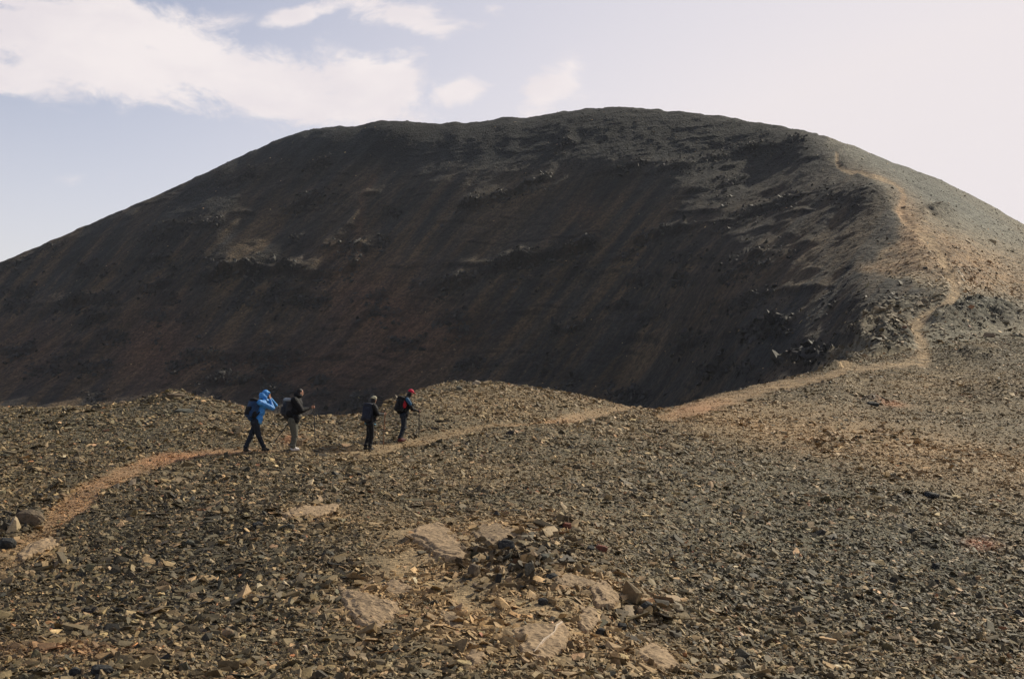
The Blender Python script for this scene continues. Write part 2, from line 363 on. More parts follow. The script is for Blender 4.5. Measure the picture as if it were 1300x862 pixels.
# the mountain
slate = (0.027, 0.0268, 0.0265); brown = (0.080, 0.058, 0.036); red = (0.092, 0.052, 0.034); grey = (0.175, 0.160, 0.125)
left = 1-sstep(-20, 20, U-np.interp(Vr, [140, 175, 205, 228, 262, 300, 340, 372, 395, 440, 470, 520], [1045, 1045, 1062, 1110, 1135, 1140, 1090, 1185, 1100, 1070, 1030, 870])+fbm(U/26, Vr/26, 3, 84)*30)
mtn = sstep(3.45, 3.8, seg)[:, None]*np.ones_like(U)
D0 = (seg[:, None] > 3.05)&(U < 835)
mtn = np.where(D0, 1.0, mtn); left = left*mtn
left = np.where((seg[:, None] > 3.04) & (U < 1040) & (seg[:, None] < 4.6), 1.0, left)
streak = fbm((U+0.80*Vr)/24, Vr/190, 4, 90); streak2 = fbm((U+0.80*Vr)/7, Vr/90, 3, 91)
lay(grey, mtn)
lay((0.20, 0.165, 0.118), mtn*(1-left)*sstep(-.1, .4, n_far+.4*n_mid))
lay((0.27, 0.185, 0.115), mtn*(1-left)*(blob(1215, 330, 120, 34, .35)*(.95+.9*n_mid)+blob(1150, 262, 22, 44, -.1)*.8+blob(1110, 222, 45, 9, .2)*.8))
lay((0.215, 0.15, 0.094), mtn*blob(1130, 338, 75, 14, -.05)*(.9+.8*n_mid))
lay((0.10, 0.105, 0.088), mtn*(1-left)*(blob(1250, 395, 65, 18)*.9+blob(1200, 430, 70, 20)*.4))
lay((0.135, 0.142, 0.132), mtn*(1-left)*(blob(1130, 205, 110, 30, .45)*.95+blob(1240, 275, 90, 22, .45)*.8))  # haze over the upper right flank painted in as a cooler grey
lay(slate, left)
lay(brown, left*np.clip(sstep(-.2, .4, streak)*.95+sstep(.0, .4, streak2)*.45, 0, 1)*(0.35+0.65*sstep(180, 320, Vr)))
lay(brown, left*(blob(640, 270, 40, 80, .55)*.7+blob(735, 185, 16, 50, .5)*.6+blob(440, 250, 16, 90, .55)*.5))
lay((0.095, 0.062, 0.038), 1.7*left*(blob(455, 300, 6, 45, .1)+blob(470, 235, 5, 30, .5)*.7+blob(745, 270, 16, 18)*.6+blob(430, 320, 25, 12)*.8)*(.4+1.2*np.abs(n_mid)))
lay(red, left*(blob(470, 385, 70, 50, .3)*.75+blob(190, 440, 50, 60, .6)*.7+blob(40, 450, 60, 50)*.5+blob(390, 470, 160, 40)*.7+blob(560, 420, 60, 30)*.5))
lay((0.078, 0.054, 0.034), left*(blob(960, 260, 90, 20, -.35)*.75+blob(900, 390, 38, 80, .6)*.8+blob(1000, 330, 90, 26, -.5)*.45)*(.6+1.0*np.abs(n_far)+.5*n_mid))
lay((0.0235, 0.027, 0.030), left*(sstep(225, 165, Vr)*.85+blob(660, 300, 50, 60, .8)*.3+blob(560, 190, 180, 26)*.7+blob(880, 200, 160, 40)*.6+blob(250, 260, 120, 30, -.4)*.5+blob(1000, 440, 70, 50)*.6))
lay((0.14, 0.115, 0.085), left*(blob(75, 378, 20, 6)+blob(370, 330, 14, 6)+blob(440, 250, 60, 5, -.2)*.6)*(np.abs(n_mid)*2))
lay((.105, .085, .060), left*TOPS*np.clip(.35+1.6*n_mid, 0, .9))
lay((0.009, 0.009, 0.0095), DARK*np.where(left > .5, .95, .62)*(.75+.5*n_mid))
lay((0.265, 0.19, 0.115), TRAIL*(.9-.5*np.abs(n_mid)))
lay((0.33, 0.165, 0.09), TRAIL*(blob(240, 580, 95, 16)+blob(120, 630, 130, 60)*.6+blob(1150, 275, 30, 30)*.6+blob(700, 536, 60, 10)*.5+blob(890, 517, 60, 12)*.6)*.85)
C *= (1+0.22*fbm(X/.6, Yr/.6, 3, 95)*is_fg)[..., None]
lay((.33, .25, .165), TRAIL*(U > 1050)*(Vr < 470)*(.45+.45*sstep(220, 330, Vr))*(.75+.8*n_far))
C *= (1-.55*left*np.clip(sstep(230, 175, Vr)+.7*blob(960, 250, 130, 60, .1), 0, 1)*sstep(380, 520, U)-.25*(1-left)*mtn*sstep(300, 200, Vr)*(1-TRAIL))[..., None]  # shade painted into the crest of the face, where its rounding catches light
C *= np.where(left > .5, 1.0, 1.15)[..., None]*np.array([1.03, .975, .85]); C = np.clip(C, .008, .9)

def grid_mesh(name, Xa, Ya, Za, Ca, extra, mat, flow):
    nr, nc = Xa.shape
    co = np.stack([Xa, Ya, Za], -1).reshape(-1, 3)
    idx = np.arange(nr*nc).reshape(nr, nc)
    f = np.stack([idx[:-1, :-1], idx[:-1, 1:], idx[1:, 1:], idx[1:, :-1]], -1).reshape(-1, 4)
    me = bpy.data.meshes.new(name)
    me.vertices.add(len(co)); me.vertices.foreach_set('co', co.ravel())
    me.loops.add(f.size); me.loops.foreach_set('vertex_index', f.ravel().astype(np.int32))
    me.polygons.add(len(f)); me.polygons.foreach_set('loop_start', (np.arange(len(f))*4).astype(np.int32))
    me.polygons.foreach_set('loop_total', np.full(len(f), 4, np.int32))
    me.polygons.foreach_set('use_smooth', np.ones(len(f), bool))
    me.update()
    at = me.color_attributes.new('col', 'FLOAT_COLOR', 'POINT')
    at.data.foreach_set('color', np.concatenate([Ca.reshape(-1, 3), np.ones((nr*nc, 1))], 1).ravel())
    ea = me.attributes.new('far', 'FLOAT', 'POINT'); ea.data.foreach_set('value', extra.ravel())
    fa = me.attributes.new('flow', 'FLOAT_VECTOR', 'POINT'); fa.data.foreach_set('vector', flow.reshape(-1, 3).astype(np.float32).ravel())
    me.materials.append(mat)
    o = bpy.data.objects.new(name, me); COL.objects.link(o)
    return o

# ------------------------------------------------------------------ materials
def new_mat(name):
    m = bpy.data.materials.new(name); m.use_nodes = True
    t = m.node_tree; b = t.nodes['Principled BSDF']
    return m, NG(t), b
def ground_mat():
    m, g, b = new_mat('stony_ground')
    at = g.n('ShaderNodeAttribute', attribute_name='col').outputs['Color']
    far = g.n('ShaderNodeAttribute', attribute_name='far').outputs['Fac']
    geo = g.n('ShaderNodeNewGeometry'); P = geo.outputs['Position']
    n1 = g.noise(P, 14.0, 5, .65); n2 = g.noise(P, 1.6, 6, .7); n3 = g.noise(P, 45.0, 3, .6)
    # gravel cells near, boulder-sized speckle far
    vo = g.n('ShaderNodeTexVoronoi', feature='F1'); g.put(vo.inputs['Vector'], P); vo.inputs['Scale'].default_value = 26.0
    vf = g.n('ShaderNodeTexVoronoi', feature='F1'); g.put(vf.inputs['Vector'], P); vf.inputs['Scale'].default_value = 1.1
    sepn = g.n('ShaderNodeSeparateColor'); g.put(sepn.inputs[0], vo.outputs['Color'])
    sepf = g.n('ShaderNodeSeparateColor'); g.put(sepf.inputs[0], vf.outputs['Color'])
    fl = g.n('ShaderNodeSeparateXYZ'); g.put(fl.inputs[0], g.n('ShaderNodeAttribute', attribute_name='flow').outputs['Vector'])
    fv = g.vec(fl.outputs[0], fl.outputs[1], 0.0)
    st1 = g.noise(fv, .16, 8, .62, .6); st2 = g.noise(fv, .7, 6, .6, .3)
    stv = g.m('MULTIPLY', g.ramp(st1, .33, .66, lo=.70, hi=1.36), g.ramp(st2, .33, .66, lo=.84, hi=1.18))
    near_v = g.m('MULTIPLY', g.ramp(sepn.outputs[0], 0, 1, lo=.55, hi=1.5), g.ramp(n1, .3, .7, lo=.7, hi=1.3))
    far_v = g.m('MULTIPLY', g.ramp(sepf.outputs[0], 0, 1, lo=.70, hi=1.30), g.ramp(n2, .3, .7, lo=.62, hi=1.4))
    nm = g.n('ShaderNodeMix', data_type='FLOAT'); g.put(nm.inputs[0], far); g.put(nm.inputs[2], near_v); g.put(nm.inputs[3], far_v)
    sm = g.m('ADD', g.m('MULTIPLY', fl.outputs[2], g.m('SUBTRACT', stv, 1.0)), 1.0)
    tot = g.m('MULTIPLY', nm.outputs[0], sm)
    c = g.mix(1.0, at, g.vec(tot, tot, tot), 'MULTIPLY')
    g.put(b.inputs['Base Color'], c); b.inputs['Roughness'].default_value = .9; b.inputs['Specular IOR Level'].default_value = .25
    hgt = g.m('ADD', g.m('MULTIPLY', g.m('SUBTRACT', 1.0, vo.outputs['Distance']), .012), g.m('MULTIPLY', n3, .008))
    hfar = g.m('ADD', g.m('MULTIPLY', n2, .55), g.m('MULTIPLY', g.m('SUBTRACT', 1.0, vf.outputs['Distance']), .35))
    nh = g.n('ShaderNodeMix', data_type='FLOAT'); g.put(nh.inputs[0], far); g.put(nh.inputs[2], hgt); g.put(nh.inputs[3], hfar)
    bp = g.n('ShaderNodeBump'); bp.inputs['Strength'].default_value = .9; bp.inputs['Distance'].default_value = 1.0
    g.put(bp.inputs['Height'], nh.outputs[0]); g.put(b.inputs['Normal'], bp.outputs[0])
    return m
M_GROUND = ground_mat()
def stone_mat():
    m, g, b = new_mat('slate_stone')
    at = g.n('ShaderNodeAttribute', attribute_name='scol', attribute_type='INSTANCER').outputs['Color']
    geo = g.n('ShaderNodeNewGeometry'); P = geo.outputs['Position']
    n1 = g.noise(P, 30.0, 4, .6); n2 = g.noise(P, 6.0, 3, .6)
    v = g.m('MULTIPLY', g.ramp(n1, .3, .7, lo=.72, hi=1.28), g.ramp(n2, .3, .7, lo=.8, hi=1.2))
    g.put(b.inputs['Base Color'], g.mix(1.0, at, g.vec(v, v, v), 'MULTIPLY'))
    b.inputs['Roughness'].default_value = .72; b.inputs['Specular IOR Level'].default_value = .35
    bp = g.n('ShaderNodeBump'); bp.inputs['Strength'].default_value = .5; bp.inputs['Distance'].default_value = .01
    g.put(bp.inputs['Height'], n1); g.put(b.inputs['Normal'], bp.outputs[0])
    return m
M_STONE = stone_mat()
def rock_mat(name, col, col2, sc=9.0, layered=0.0, bump=.02):
    m, g, b = new_mat(name)
    geo = g.n('ShaderNodeTexCoord').outputs['Object']
    n1 = g.noise(geo, sc, 7, .65); n2 = g.noise(geo, sc*4, 4, .6)
    sp = g.n('ShaderNodeSeparateXYZ'); g.put(sp.inputs[0], geo)
    lay_ = g.noise(g.vec(g.m('MULTIPLY', sp.outputs[0], .8), g.m('MULTIPLY', sp.outputs[1], 5.0), g.m('MULTIPLY', sp.outputs[2], 3.0)), sc, 4, .6)
    c = g.mix(g.ramp(n1, .35, .68), col, col2)
    v = g.m('MULTIPLY', g.ramp(n2, .3, .7, lo=.75, hi=1.2), g.ramp(lay_, .32, .52, lo=1-layered, hi=1.08))
    g.put(b.inputs['Base Color'], g.mix(1.0, c, g.vec(v, v, v), 'MULTIPLY'))
    b.inputs['Roughness'].default_value = .85; b.inputs['Specular IOR Level'].default_value = .3
    bp = g.n('ShaderNodeBump'); bp.inputs['Strength'].default_value = .8; bp.inputs['Distance'].default_value = bump
    g.put(bp.inputs['Height'], g.m('ADD', g.m('ADD', n1, g.m('MULTIPLY', n2, .4)), g.m('MULTIPLY', lay_, .5)))
    g.put(b.inputs['Normal'], bp.outputs[0])
    return m

# ------------------------------------------------------------------ ground and mountain sheets
RE = ROWS['E']
farA = np.clip(sstep(45, 90, Yr), 0, 1)
FLOW = np.stack([fall*np.ones_like(U), down/9, left*np.ones_like(U)], -1)
gX = np.concatenate([Xn, X[:RE+1]]); gY = np.concatenate([Yn, Yr[:RE+1]]); gZ = np.concatenate([Zn, Z[:RE+1]])
gC = np.concatenate([np.repeat(C[:1], NN, 0), C[:RE+1]]); gf = np.concatenate([np.zeros((NN, NC)), farA[:RE+1]])
ground = grid_mesh('ground', gX, gY, gZ, gC, gf, M_GROUND, np.concatenate([np.repeat(FLOW[:1], NN, 0), FLOW[:RE+1]])); ground['kind'] = 'structure'
ground['label'] = 'stony foreground slope and saddle crossed by a worn trail'
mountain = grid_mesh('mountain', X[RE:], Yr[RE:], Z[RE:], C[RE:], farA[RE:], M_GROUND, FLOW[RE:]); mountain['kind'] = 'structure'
mountain['label'] = 'dark rounded mountain with a trail climbing its right ridge'
# wide land around it, reaching the horizon on every side
bm = bmesh.new()
ring = [0, 1]
rad = [60, 150, 350, 900, 2500, 9000]; na = 48
vsr = []
for r_ in rad:
    vsr.append([bm.verts.new((r_*math.cos(2*math.pi*i/na), r_*math.sin(2*math.pi*i/na)-10, -26-(math.log(r_/60))*11+random.uniform(-1, 1)*min(r_*.008, 12))) for i in range(na)])
for a_, b_ in zip(vsr[:-1], vsr[1:]):
    for i in range(na): bm.faces.new((a_[i], b_[i], b_[(i+1) % na], a_[(i+1) % na]))
bm.faces.new(vsr[0][::-1]).normal_flip()
me = bpy.data.meshes.new('terrain'); bm.to_mesh(me); bm.free()
terrain = bpy.data.objects.new('terrain', me); COL.objects.link(terrain); terrain['kind'] = 'structure'
mt_, g_, b_ = new_mat('valley_floor')
pn = g_.noise(g_.n('ShaderNodeNewGeometry').outputs['Position'], .01, 6, .6)
g_.put(b_.inputs['Base Color'], g_.mix(g_.ramp(pn, .35, .65), (.10, .085, .062), (.17, .14, .10))); b_.inputs['Roughness'].default_value = .95
me.materials.append(mt_)

# ------------------------------------------------------------------ sampling the sheets
P3 = np.stack([X, Yr, Z], -1)
dU = np.gradient(P3, axis=1); dV = np.gradient(P3, axis=0)
NRM = np.cross(dU, dV); NRM /= np.linalg.norm(NRM, axis=-1, keepdims=True)
NRM[NRM[..., 2] < 0] *= -1
def bil(A, r, c):
    r0 = np.clip(np.floor(r).astype(int), 0, NR-2); c0 = np.clip(np.floor(c).astype(int), 0, NC-2)
    fr = r-r0; fc = c-c0
    if A.ndim == 3: fr = fr[:, None]; fc = fc[:, None]
    return (A[r0, c0]*(1-fr)*(1-fc)+A[r0+1, c0]*fr*(1-fc)+A[r0, c0+1]*(1-fr)*fc+A[r0+1, c0+1]*fr*fc)
SV = CV-Z/Yr*F
def rc_at(u, v, rmin=0, rmax=None):
    """grid position of the first ground seen at this line of sight"""
    c = np.interp(u, us, np.arange(NC)); c0 = int(min(c, NC-2)); fc = c-c0
    col = SV[:, c0]*(1-fc)+SV[:, c0+1]*fc
    for r in range(rmin, rmax or NR-1):
        if col[r+1] <= v <= col[r]: return r+(col[r]-v)/max(1e-6, col[r]-col[r+1]), c
    return float(int(np.argmin(abs(col[rmin:]-v)))+rmin), c
def gp(u, v, **k):
    r, c = rc_at(u, v, **k); r = np.array([r]); c = np.array([c])
    return Vector(bil(P3, r, c)[0]), Vector(bil(NRM, r, c)[0]).normalized()

# ------------------------------------------------------------------ stone shapes
def stone_mesh(name, flat, long_, n, seed, rnd=0.0):
    r = random.Random(seed); bm = bmesh.new()
    for i in range(n):
        a_ = r.uniform(0, 2*math.pi); q = r.uniform(.72, 1.0) if i < n*.7 else r.uniform(.2, .8)
        zz = r.uniform(-1, 1)
        x, y = math.cos(a_)*q, math.sin(a_)*q
        if r.random() < .5: x = math.copysign(max(abs(x), .6), x)
        bm.verts.new((x*.5*long_, y*.5, (zz*.5+.12*x)*flat*(1-rnd*q*.5)))
    res = bmesh.ops.convex_hull(bm, input=bm.verts[:])
    bmesh.ops.delete(bm, geom=[v for v in bm.verts if not v.link_faces], context='VERTS')
    me = bpy.data.meshes.new(name); bm.to_mesh(me); bm.free(); me.materials.append(M_STONE)
    return me
STONES = [stone_mesh('stone', f, l, n, i+3) for i, (f, l, n) in enumerate(
    [(.22, 1.5, 11), (.28, 1.3, 12), (.18, 1.7, 10), (.35, 1.2, 12), (.25, 1.9, 11), (.5, 1.2, 14), (.2, 1.4, 9), (.3, 1.6, 13), (.62, 1.15, 15), (.24, 1.25, 10), (.16, 1.55, 12), (.42, 1.5, 12)])]
src = bpy.data.collections.new('stone_shapes')
for i, me in enumerate(STONES):
    o = bpy.data.objects.new('stone_shape_%s' % 'abcdefghijklmnop'[i], me); src.objects.link(o)

def frames(n, yaw, jit):
    """rotation matrices (N,3,3) with z along jittered normal"""
    z = n+jit; z /= np.linalg.norm(z, axis=1, keepdims=True)
    h = np.stack([np.cos(yaw), np.sin(yaw), np.zeros_like(yaw)], 1)
    x = h-z*np.sum(h*z, 1, keepdims=True); x /= np.linalg.norm(x, axis=1, keepdims=True)
    y = np.cross(z, x)
    return np.stack([x, y, z], -1)
def to_euler(R):
    sy = np.hypot(R[:, 0, 0], R[:, 1, 0])
    return np.stack([np.arctan2(R[:, 2, 1], R[:, 2, 2]), np.arctan2(-R[:, 2, 0], sy), np.arctan2(R[:, 1, 0], R[:, 0, 0])], 1)
PAL = np.array([(.040, .038, .029), (.066, .062, .043), (.110, .097, .064), (.165, .138, .086), (.245, .192, .115), (.31, .235, .15), (.33, .165, .085), (.46, .41, .33), (.022, .022, .021), (.17, .075, .05)])
def stone_cols(n, warm, dark):
    w = np.array([.26, .20, .16, .135, .115, .065, .006, .010, .10, .003])[None]*np.ones((n, 1))
    w[:, 4:7] *= (1+2.6*warm)[:, None]; w[:, 3:4] *= (1+warm)[:, None]; w[:, [0, 8]] *= (1+2.5*dark)[:, None]*(1-.6*warm)[:, None]
    w /= w.sum(1, keepdims=True); cw = np.cumsum(w, 1)
    k = (RNG.random((n, 1)) > cw).sum(1).clip(0, 9)
    return PAL[k]*np.exp(RNG.normal(0, .30, (n, 1)))*RNG.uniform(.94, 1.06, (n, 3))
def make_cloud(name, P, Rm, sc, colr, label):
    n = len(P)
    me = bpy.data.meshes.new(name); me.vertices.add(n); me.vertices.foreach_set('co', P.astype(np.float32).ravel())
    def att(nm, ty, key, arr):
        a_ = me.attributes.new(nm, ty, 'POINT'); a_.data.foreach_set(key, np.ascontiguousarray(arr).ravel())
    att('rot', 'FLOAT_VECTOR', 'vector', to_euler(Rm).astype(np.float32)); att('sc', 'FLOAT_VECTOR', 'vector', sc.astype(np.float32))
    att('scol', 'FLOAT_VECTOR', 'vector', colr.astype(np.float32)); att('pick', 'INT', 'value', RNG.integers(0, len(STONES), n).astype(np.int32))
    o = bpy.data.objects.new(name, me); COL.objects.link(o); o['kind'] = 'stuff'; o['label'] = label
    ng = bpy.data.node_groups.new(name+'_nodes', 'GeometryNodeTree')
    ng.interface.new_socket('Geometry', in_out='INPUT', socket_type='NodeSocketGeometry')
    ng.interface.new_socket('Geometry', in_out='OUTPUT', socket_type='NodeSocketGeometry')
    N = ng.nodes; Lk = ng.links
    gi = N.new('NodeGroupInput'); go = N.new('NodeGroupOutput'); ip = N.new('GeometryNodeInstanceOnPoints')
    ci = N.new('GeometryNodeCollectionInfo'); ci.inputs[0].default_value = src; ci.inputs['Separate Children'].default_value = True
    def na_(nm, ty):
        x = N.new('GeometryNodeInputNamedAttribute'); x.data_type = ty; x.inputs[0].default_value = nm; return x.outputs[0]
    e2r = N.new('FunctionNodeEulerToRotation'); Lk.new(na_('rot', 'FLOAT_VECTOR'), e2r.inputs[0])
    Lk.new(gi.outputs[0], ip.inputs['Points']); Lk.new(ci.outputs[0], ip.inputs['Instance']); ip.inputs['Pick Instance'].default_value = True
    Lk.new(na_('pick', 'INT'), ip.inputs['Instance Index']); Lk.new(e2r.outputs[0], ip.inputs['Rotation']); Lk.new(na_('sc', 'FLOAT_VECTOR'), ip.inputs['Scale'])
    Lk.new(ip.outputs[0], go.inputs[0])
    md = o.modifiers.new('scatter', 'NODES'); md.node_group = ng
    return o

# ------------------------------------------------------------------ slabs of bedrock (outlines seen in the photograph, laid on the slope)
SLABS = [
    ('broad tan bedrock slab, cracked, largest of those left of the black boulder', 'T', .10, [(514, 683), (522, 674), (545, 669), (560, 669), (573, 675), (590, 695), (598, 704), (592, 711), (570, 714), (556, 710), (545, 700), (530, 690)]),
    ('tan slab of bedrock lower left of the broad cracked slab, flaking at its left end', 'T', .08, [(430, 745), (445, 750), (470, 757), (505, 768), (508, 778), (490, 798), (470, 800), (450, 790), (438, 770)]),
    ('thin pale tan slab lying alone below the hikers among grey stones', 'T', .06, [(357, 655), (372, 645), (410, 643), (432, 641), (425, 650), (400, 657), (370, 660)]),
    ('rough brown bedrock shelf directly behind the black boulder', 'B', .07, [(598, 676), (612, 668), (632, 667), (655, 671), (668, 680), (640, 692), (622, 692), (606, 686)]),
    ('small tan bedrock hump with one round hole, right side of the pale rock patch', 'T', .12, [(748, 750), (756, 743), (768, 742), (782, 752), (787, 765), (778, 774), (757, 772)]),
    ('narrow tan bedrock tongue just below the hump with the round hole', 'T', .08, [(735, 777), (746, 771), (758, 776), (762, 788), (757, 800), (745, 805), (732, 790)]),
    ('flat tan bedrock crossed by a pale quartz vein near the bottom edge', 'T', .09, [(652, 803), (672, 795), (695, 797), (712, 789), (722, 805), (720, 825), (690, 838), (660, 832)]),
    ('small rounded tan slab lying just above the bottom edge, left of the quartz vein', 'T', .10, [(589, 836), (600, 829), (617, 833), (616, 842), (600, 846)]),
    ('brownish tilted bedrock piece between the vein slab and the flaking slab', 'B', .07, [(556, 776), (572, 778), (590, 790), (588, 800), (570, 797)]),
    ('tan bedrock patch furthest right along the bottom of the picture', 'T', .07, [(808, 828), (828, 818), (848, 828), (862, 846), (840, 852), (822, 842)]),
    ('small tan slab directly above the flaking slab', 'T', .06, [(484, 744), (500, 738), (528, 744), (520, 754), (496, 756)]),
    ('long low tan slab at the left end of the trail beside the path', 'T', .08, [(20, 703), (45, 690), (68, 684), (74, 692), (55, 702), (30, 712)]),
    ('low brown bedrock strip right of the narrow tongue near two dark hollows', 'B', .06, [(700, 735), (722, 728), (748, 735), (760, 744), (735, 748), (712, 745)]),
]
M_SLAB = {'T': rock_mat('tan_bedrock', (.37, .262, .155), (.27, .19, .11), 5, .5), 'B': rock_mat('brown_bedrock', (.22, .155, .092), (.30, .215, .125), 6, .6)}
def poly_in(poly, u, v, grow=1.0):
    p = np.array(poly, float); c = p.mean(0); p = c+(p-c)*grow
    ins = np.zeros(u.shape, bool); j = len(p)-1
    for i in range(len(p)):
        cond = ((p[i, 1] > v) != (p[j, 1] > v))
        with np.errstate(divide='ignore', invalid='ignore'):
            xx = (p[j, 0]-p[i, 0])*(v-p[i, 1])/(p[j, 1]-p[i, 1])+p[i, 0]
        ins ^= cond & (u < xx); j = i
    return ins
slabmask = []
def add_slab(label, mk, thick, outline):
    pts = [gp(u, v)[0] for u, v in outline]
    n = gp(sum(p[0] for p in outline)/len(outline), sum(p[1] for p in outline)/len(outline))[1]
    c = sum(pts, Vector())/len(pts)
    X_ = (pts[0]-c); X_ = (X_-n*X_.dot(n)).normalized(); Y_ = n.cross(X_)
    loc = [((p-c).dot(X_), (p-c).dot(Y_), (p-c).dot(n)) for p in pts]
    poly = np.array([(p[0], p[1]) for p in loc]); tilt_A = np.c_[poly, np.ones(len(poly))]
    pl = np.linalg.lstsq(tilt_A, np.array([p[2] for p in loc]), rcond=None)[0]
    st = .03; lo = poly.min(0)-.12; hi = poly.max(0)+.12
    gx = np.arange(lo[0], hi[0], st); gy = np.arange(lo[1], hi[1], st); GX, GY = np.meshgrid(gx, gy)
    dist = np.full(GX.shape, 1e9)
    for a_, b_ in zip(poly, np.roll(poly, -1, 0)):
        L2 = ((b_-a_)**2).sum(); t = np.clip(((GX-a_[0])*(b_[0]-a_[0])+(GY-a_[1])*(b_[1]-a_[1]))/L2, 0, 1)
        dist = np.minimum(dist, np.hypot(GX-a_[0]-t*(b_[0]-a_[0]), GY-a_[1]-t*(b_[1]-a_[1])))
    sd = np.where(poly_in(poly, GX, GY), dist, -dist)
    sq = float(outline[0][0]); sd = sd+fbm(GX*2.6+sq, GY*2.6, 5, 8, .6)*.11
    warp_ = fbm(GX*1.3+sq, GY*1.3, 3, 6); ly_ = (GY*.8+GX*.35+warp_*.5)*5
    step = (np.floor(ly_)+sstep(.0, .22, ly_-np.floor(ly_)))/5
    zz = thick*.62*sstep(-.02, .035, sd)+thick*.35*sstep(.10, .16, sd+warp_*.06)+fbm(GX*2+sq, GY*2, 4, 7)*.05+(step-ly_/5)*.05+fbm(GX*9+sq, GY*9, 3, 9)*.022
    zz = np.where(sd < -.02, zz*.2-.10, zz)+GX*pl[0]+GY*pl[1]+pl[2]
    keepv = sd > -.09
    bm = bmesh.new(); vid = {}
    for i_, j_ in zip(*np.nonzero(keepv)): vid[(i_, j_)] = bm.verts.new((GX[i_, j_]+random.uniform(-.008, .008), GY[i_, j_]+random.uniform(-.008, .008), zz[i_, j_]))
    for (i_, j_) in list(vid):
        q = [vid.get(k_) for k_ in ((i_, j_), (i_, j_+1), (i_+1, j_+1), (i_+1, j_))]
        if all(q): bm.faces.new(q)
    bmesh.ops.recalc_face_normals(bm, faces=bm.faces[:])
    if sum(f_.normal.z for f_ in bm.faces) < 0: bmesh.ops.reverse_faces(bm, faces=bm.faces[:])
    me = bpy.data.meshes.new('rock_slab'); bm.to_mesh(me); bm.free(); me.materials.append(M_SLAB[mk])
    o = bpy.data.objects.new('rock_slab', me); COL.objects.link(o)
    o.matrix_world = Matrix((( X_.x, Y_.x, n.x, c.x), (X_.y, Y_.y, n.y, c.y), (X_.z, Y_.z, n.z, c.z), (0, 0, 0, 1)))
    o['label'] = label; o['category'] = 'rock slab'; o['group'] = 'bedrock slabs showing through the stones'
    slabmask.append([(p[0], p[1]) for p in outline])
    return o, n
slabs = [add_slab(*s) for s in SLABS]
# quartz vein on the vein slab
so, sn = slabs[6]
def surf_z(me_, x, y): return min(((v.co.x-x)**2+(v.co.y-y)**2, v.co.z) for v in me_.vertices)[1]
bm = bmesh.new(); prev = None
inv = so.matrix_world.inverted()
vp = [(713, 797), (706, 803), (703, 810), (698, 815), (690, 819), (684, 825), (678, 832)]
for i, (u, v) in enumerate(vp):
    p = inv @ gp(u, v)[0]; w = .018+.012*math.sin(i*2.1); p.z = surf_z(so.data, p.x, p.y)-.06
    q = tuple(bm.verts.new((p.x+w*k_, p.y-w*.3*k_, p.z+h_)) for k_, h_ in ((-1, 0), (-.6, .085), (.6, .085), (1, 0)))
    if prev:
        for k in range(3): bm.faces.new((prev[k], prev[k+1], q[k+1], q[k]))
    prev = q
me = bpy.data.meshes.new('quartz_vein'); bm.to_mesh(me); bm.free()
me.materials.append(rock_mat('pale_quartz', (.62, .52, .40), (.50, .38, .27), 20))
vein = bpy.data.objects.new('quartz_vein', me); COL.objects.link(vein); vein.parent = so

# ------------------------------------------------------------------ loose stones
WARM = np.clip((C[..., 0]-C[..., 2])/.10-.3, 0, 1.3)
def scatter(n, r0, r1, c_lo, c_hi, size_fn, trail_keep, extra_keep=None, sink=.25, tilt=.32):
    c = RNG.uniform(np.interp(c_lo, us, np.arange(NC)), np.interp(c_hi, us, np.arange(NC)), n)
    # columns are denser in the frame; thin the outside by using column space as is
    r = RNG.uniform(r0, r1, n)
    P = bil(P3, r, c); Nn = bil(NRM, r, c); tr = bil(TRAIL, r, c); wm = bil(WARM, r, c); br = bil(BROK, r, c); dk = bil(DARK, r, c)
    u = CU+P[:, 0]/P[:, 1]*F; v = CV-P[:, 2]/P[:, 1]*F
    s = size_fn(n, P, br, tr)
    keep = RNG.random(n) > np.clip(tr*(1-trail_keep), 0, 1)
    for poly in slabmask: keep &= ~poly_in(poly, u, v, .86) | (RNG.random(n) < .22)
    if extra_keep is not None: keep &= extra_keep(n, P, u, v, wm, br, r)
    s = s*(1+.55*fbm(P[:, 0]/2.6, P[:, 1]/2.6, 3, 77))
    s = np.where(tr > .35, s*.6, s)
    yaw = RNG.uniform(0, 2*np.pi, n); jit = RNG.normal(0, tilt, (n, 3)); up = RNG.random(n) < .07; jit[up] *= 3.0
    R = frames(Nn, yaw, jit)
    sc = np.stack([s*RNG.uniform(.8, 1.25, n), s*RNG.uniform(.7, 1.15, n), s*RNG.uniform(.6, 1.3, n)], 1)
    P = P+Nn*(s*(.10-sink*RNG.random(n)*.3))[:, None]
    colr = stone_cols(n, wm, np.clip(dk+.55*np.exp(-((u-250)/280)**2-((v-720)/100)**2)*(P[:, 1] < 45)+.35*np.exp(-((u-1120)/260)**2-((v-730)/80)**2)*(P[:, 1] < 60), 0, 1)); lc = bil(C, r, c)*RNG.uniform(.6, 1.5, n)[:, None]; colr *= (1-.6*dk)[:, None]; lc *= (1-.3*dk)[:, None]; mw = np.clip(.30+.5*wm, 0, .8)[:, None]*(RNG.random(n) < .8)[:, None]; colr = (colr*(1-mw)+lc*mw)*np.array([1.22, 1.07, .83])
    k = keep
    return P[k], R[k], sc[k], colr[k], u[k], v[k], s[k]
def sz_small(n, P, br, tr):
    Y = P[:, 1]; s = np.exp(RNG.normal(math.log(.047), .45, n)); return np.clip(np.maximum(s, 1.7*Y/F*RNG.uniform(.8, 1.5, n)), .02, .5)
def sz_mid(n, P, br, tr):
    Y = P[:, 1]; s = np.exp(RNG.normal(math.log(.078), .45, n))*(1+.5*br)*(1+np.clip((Y-30)/60, 0, 1.2)); return np.clip(s, .05, .31)
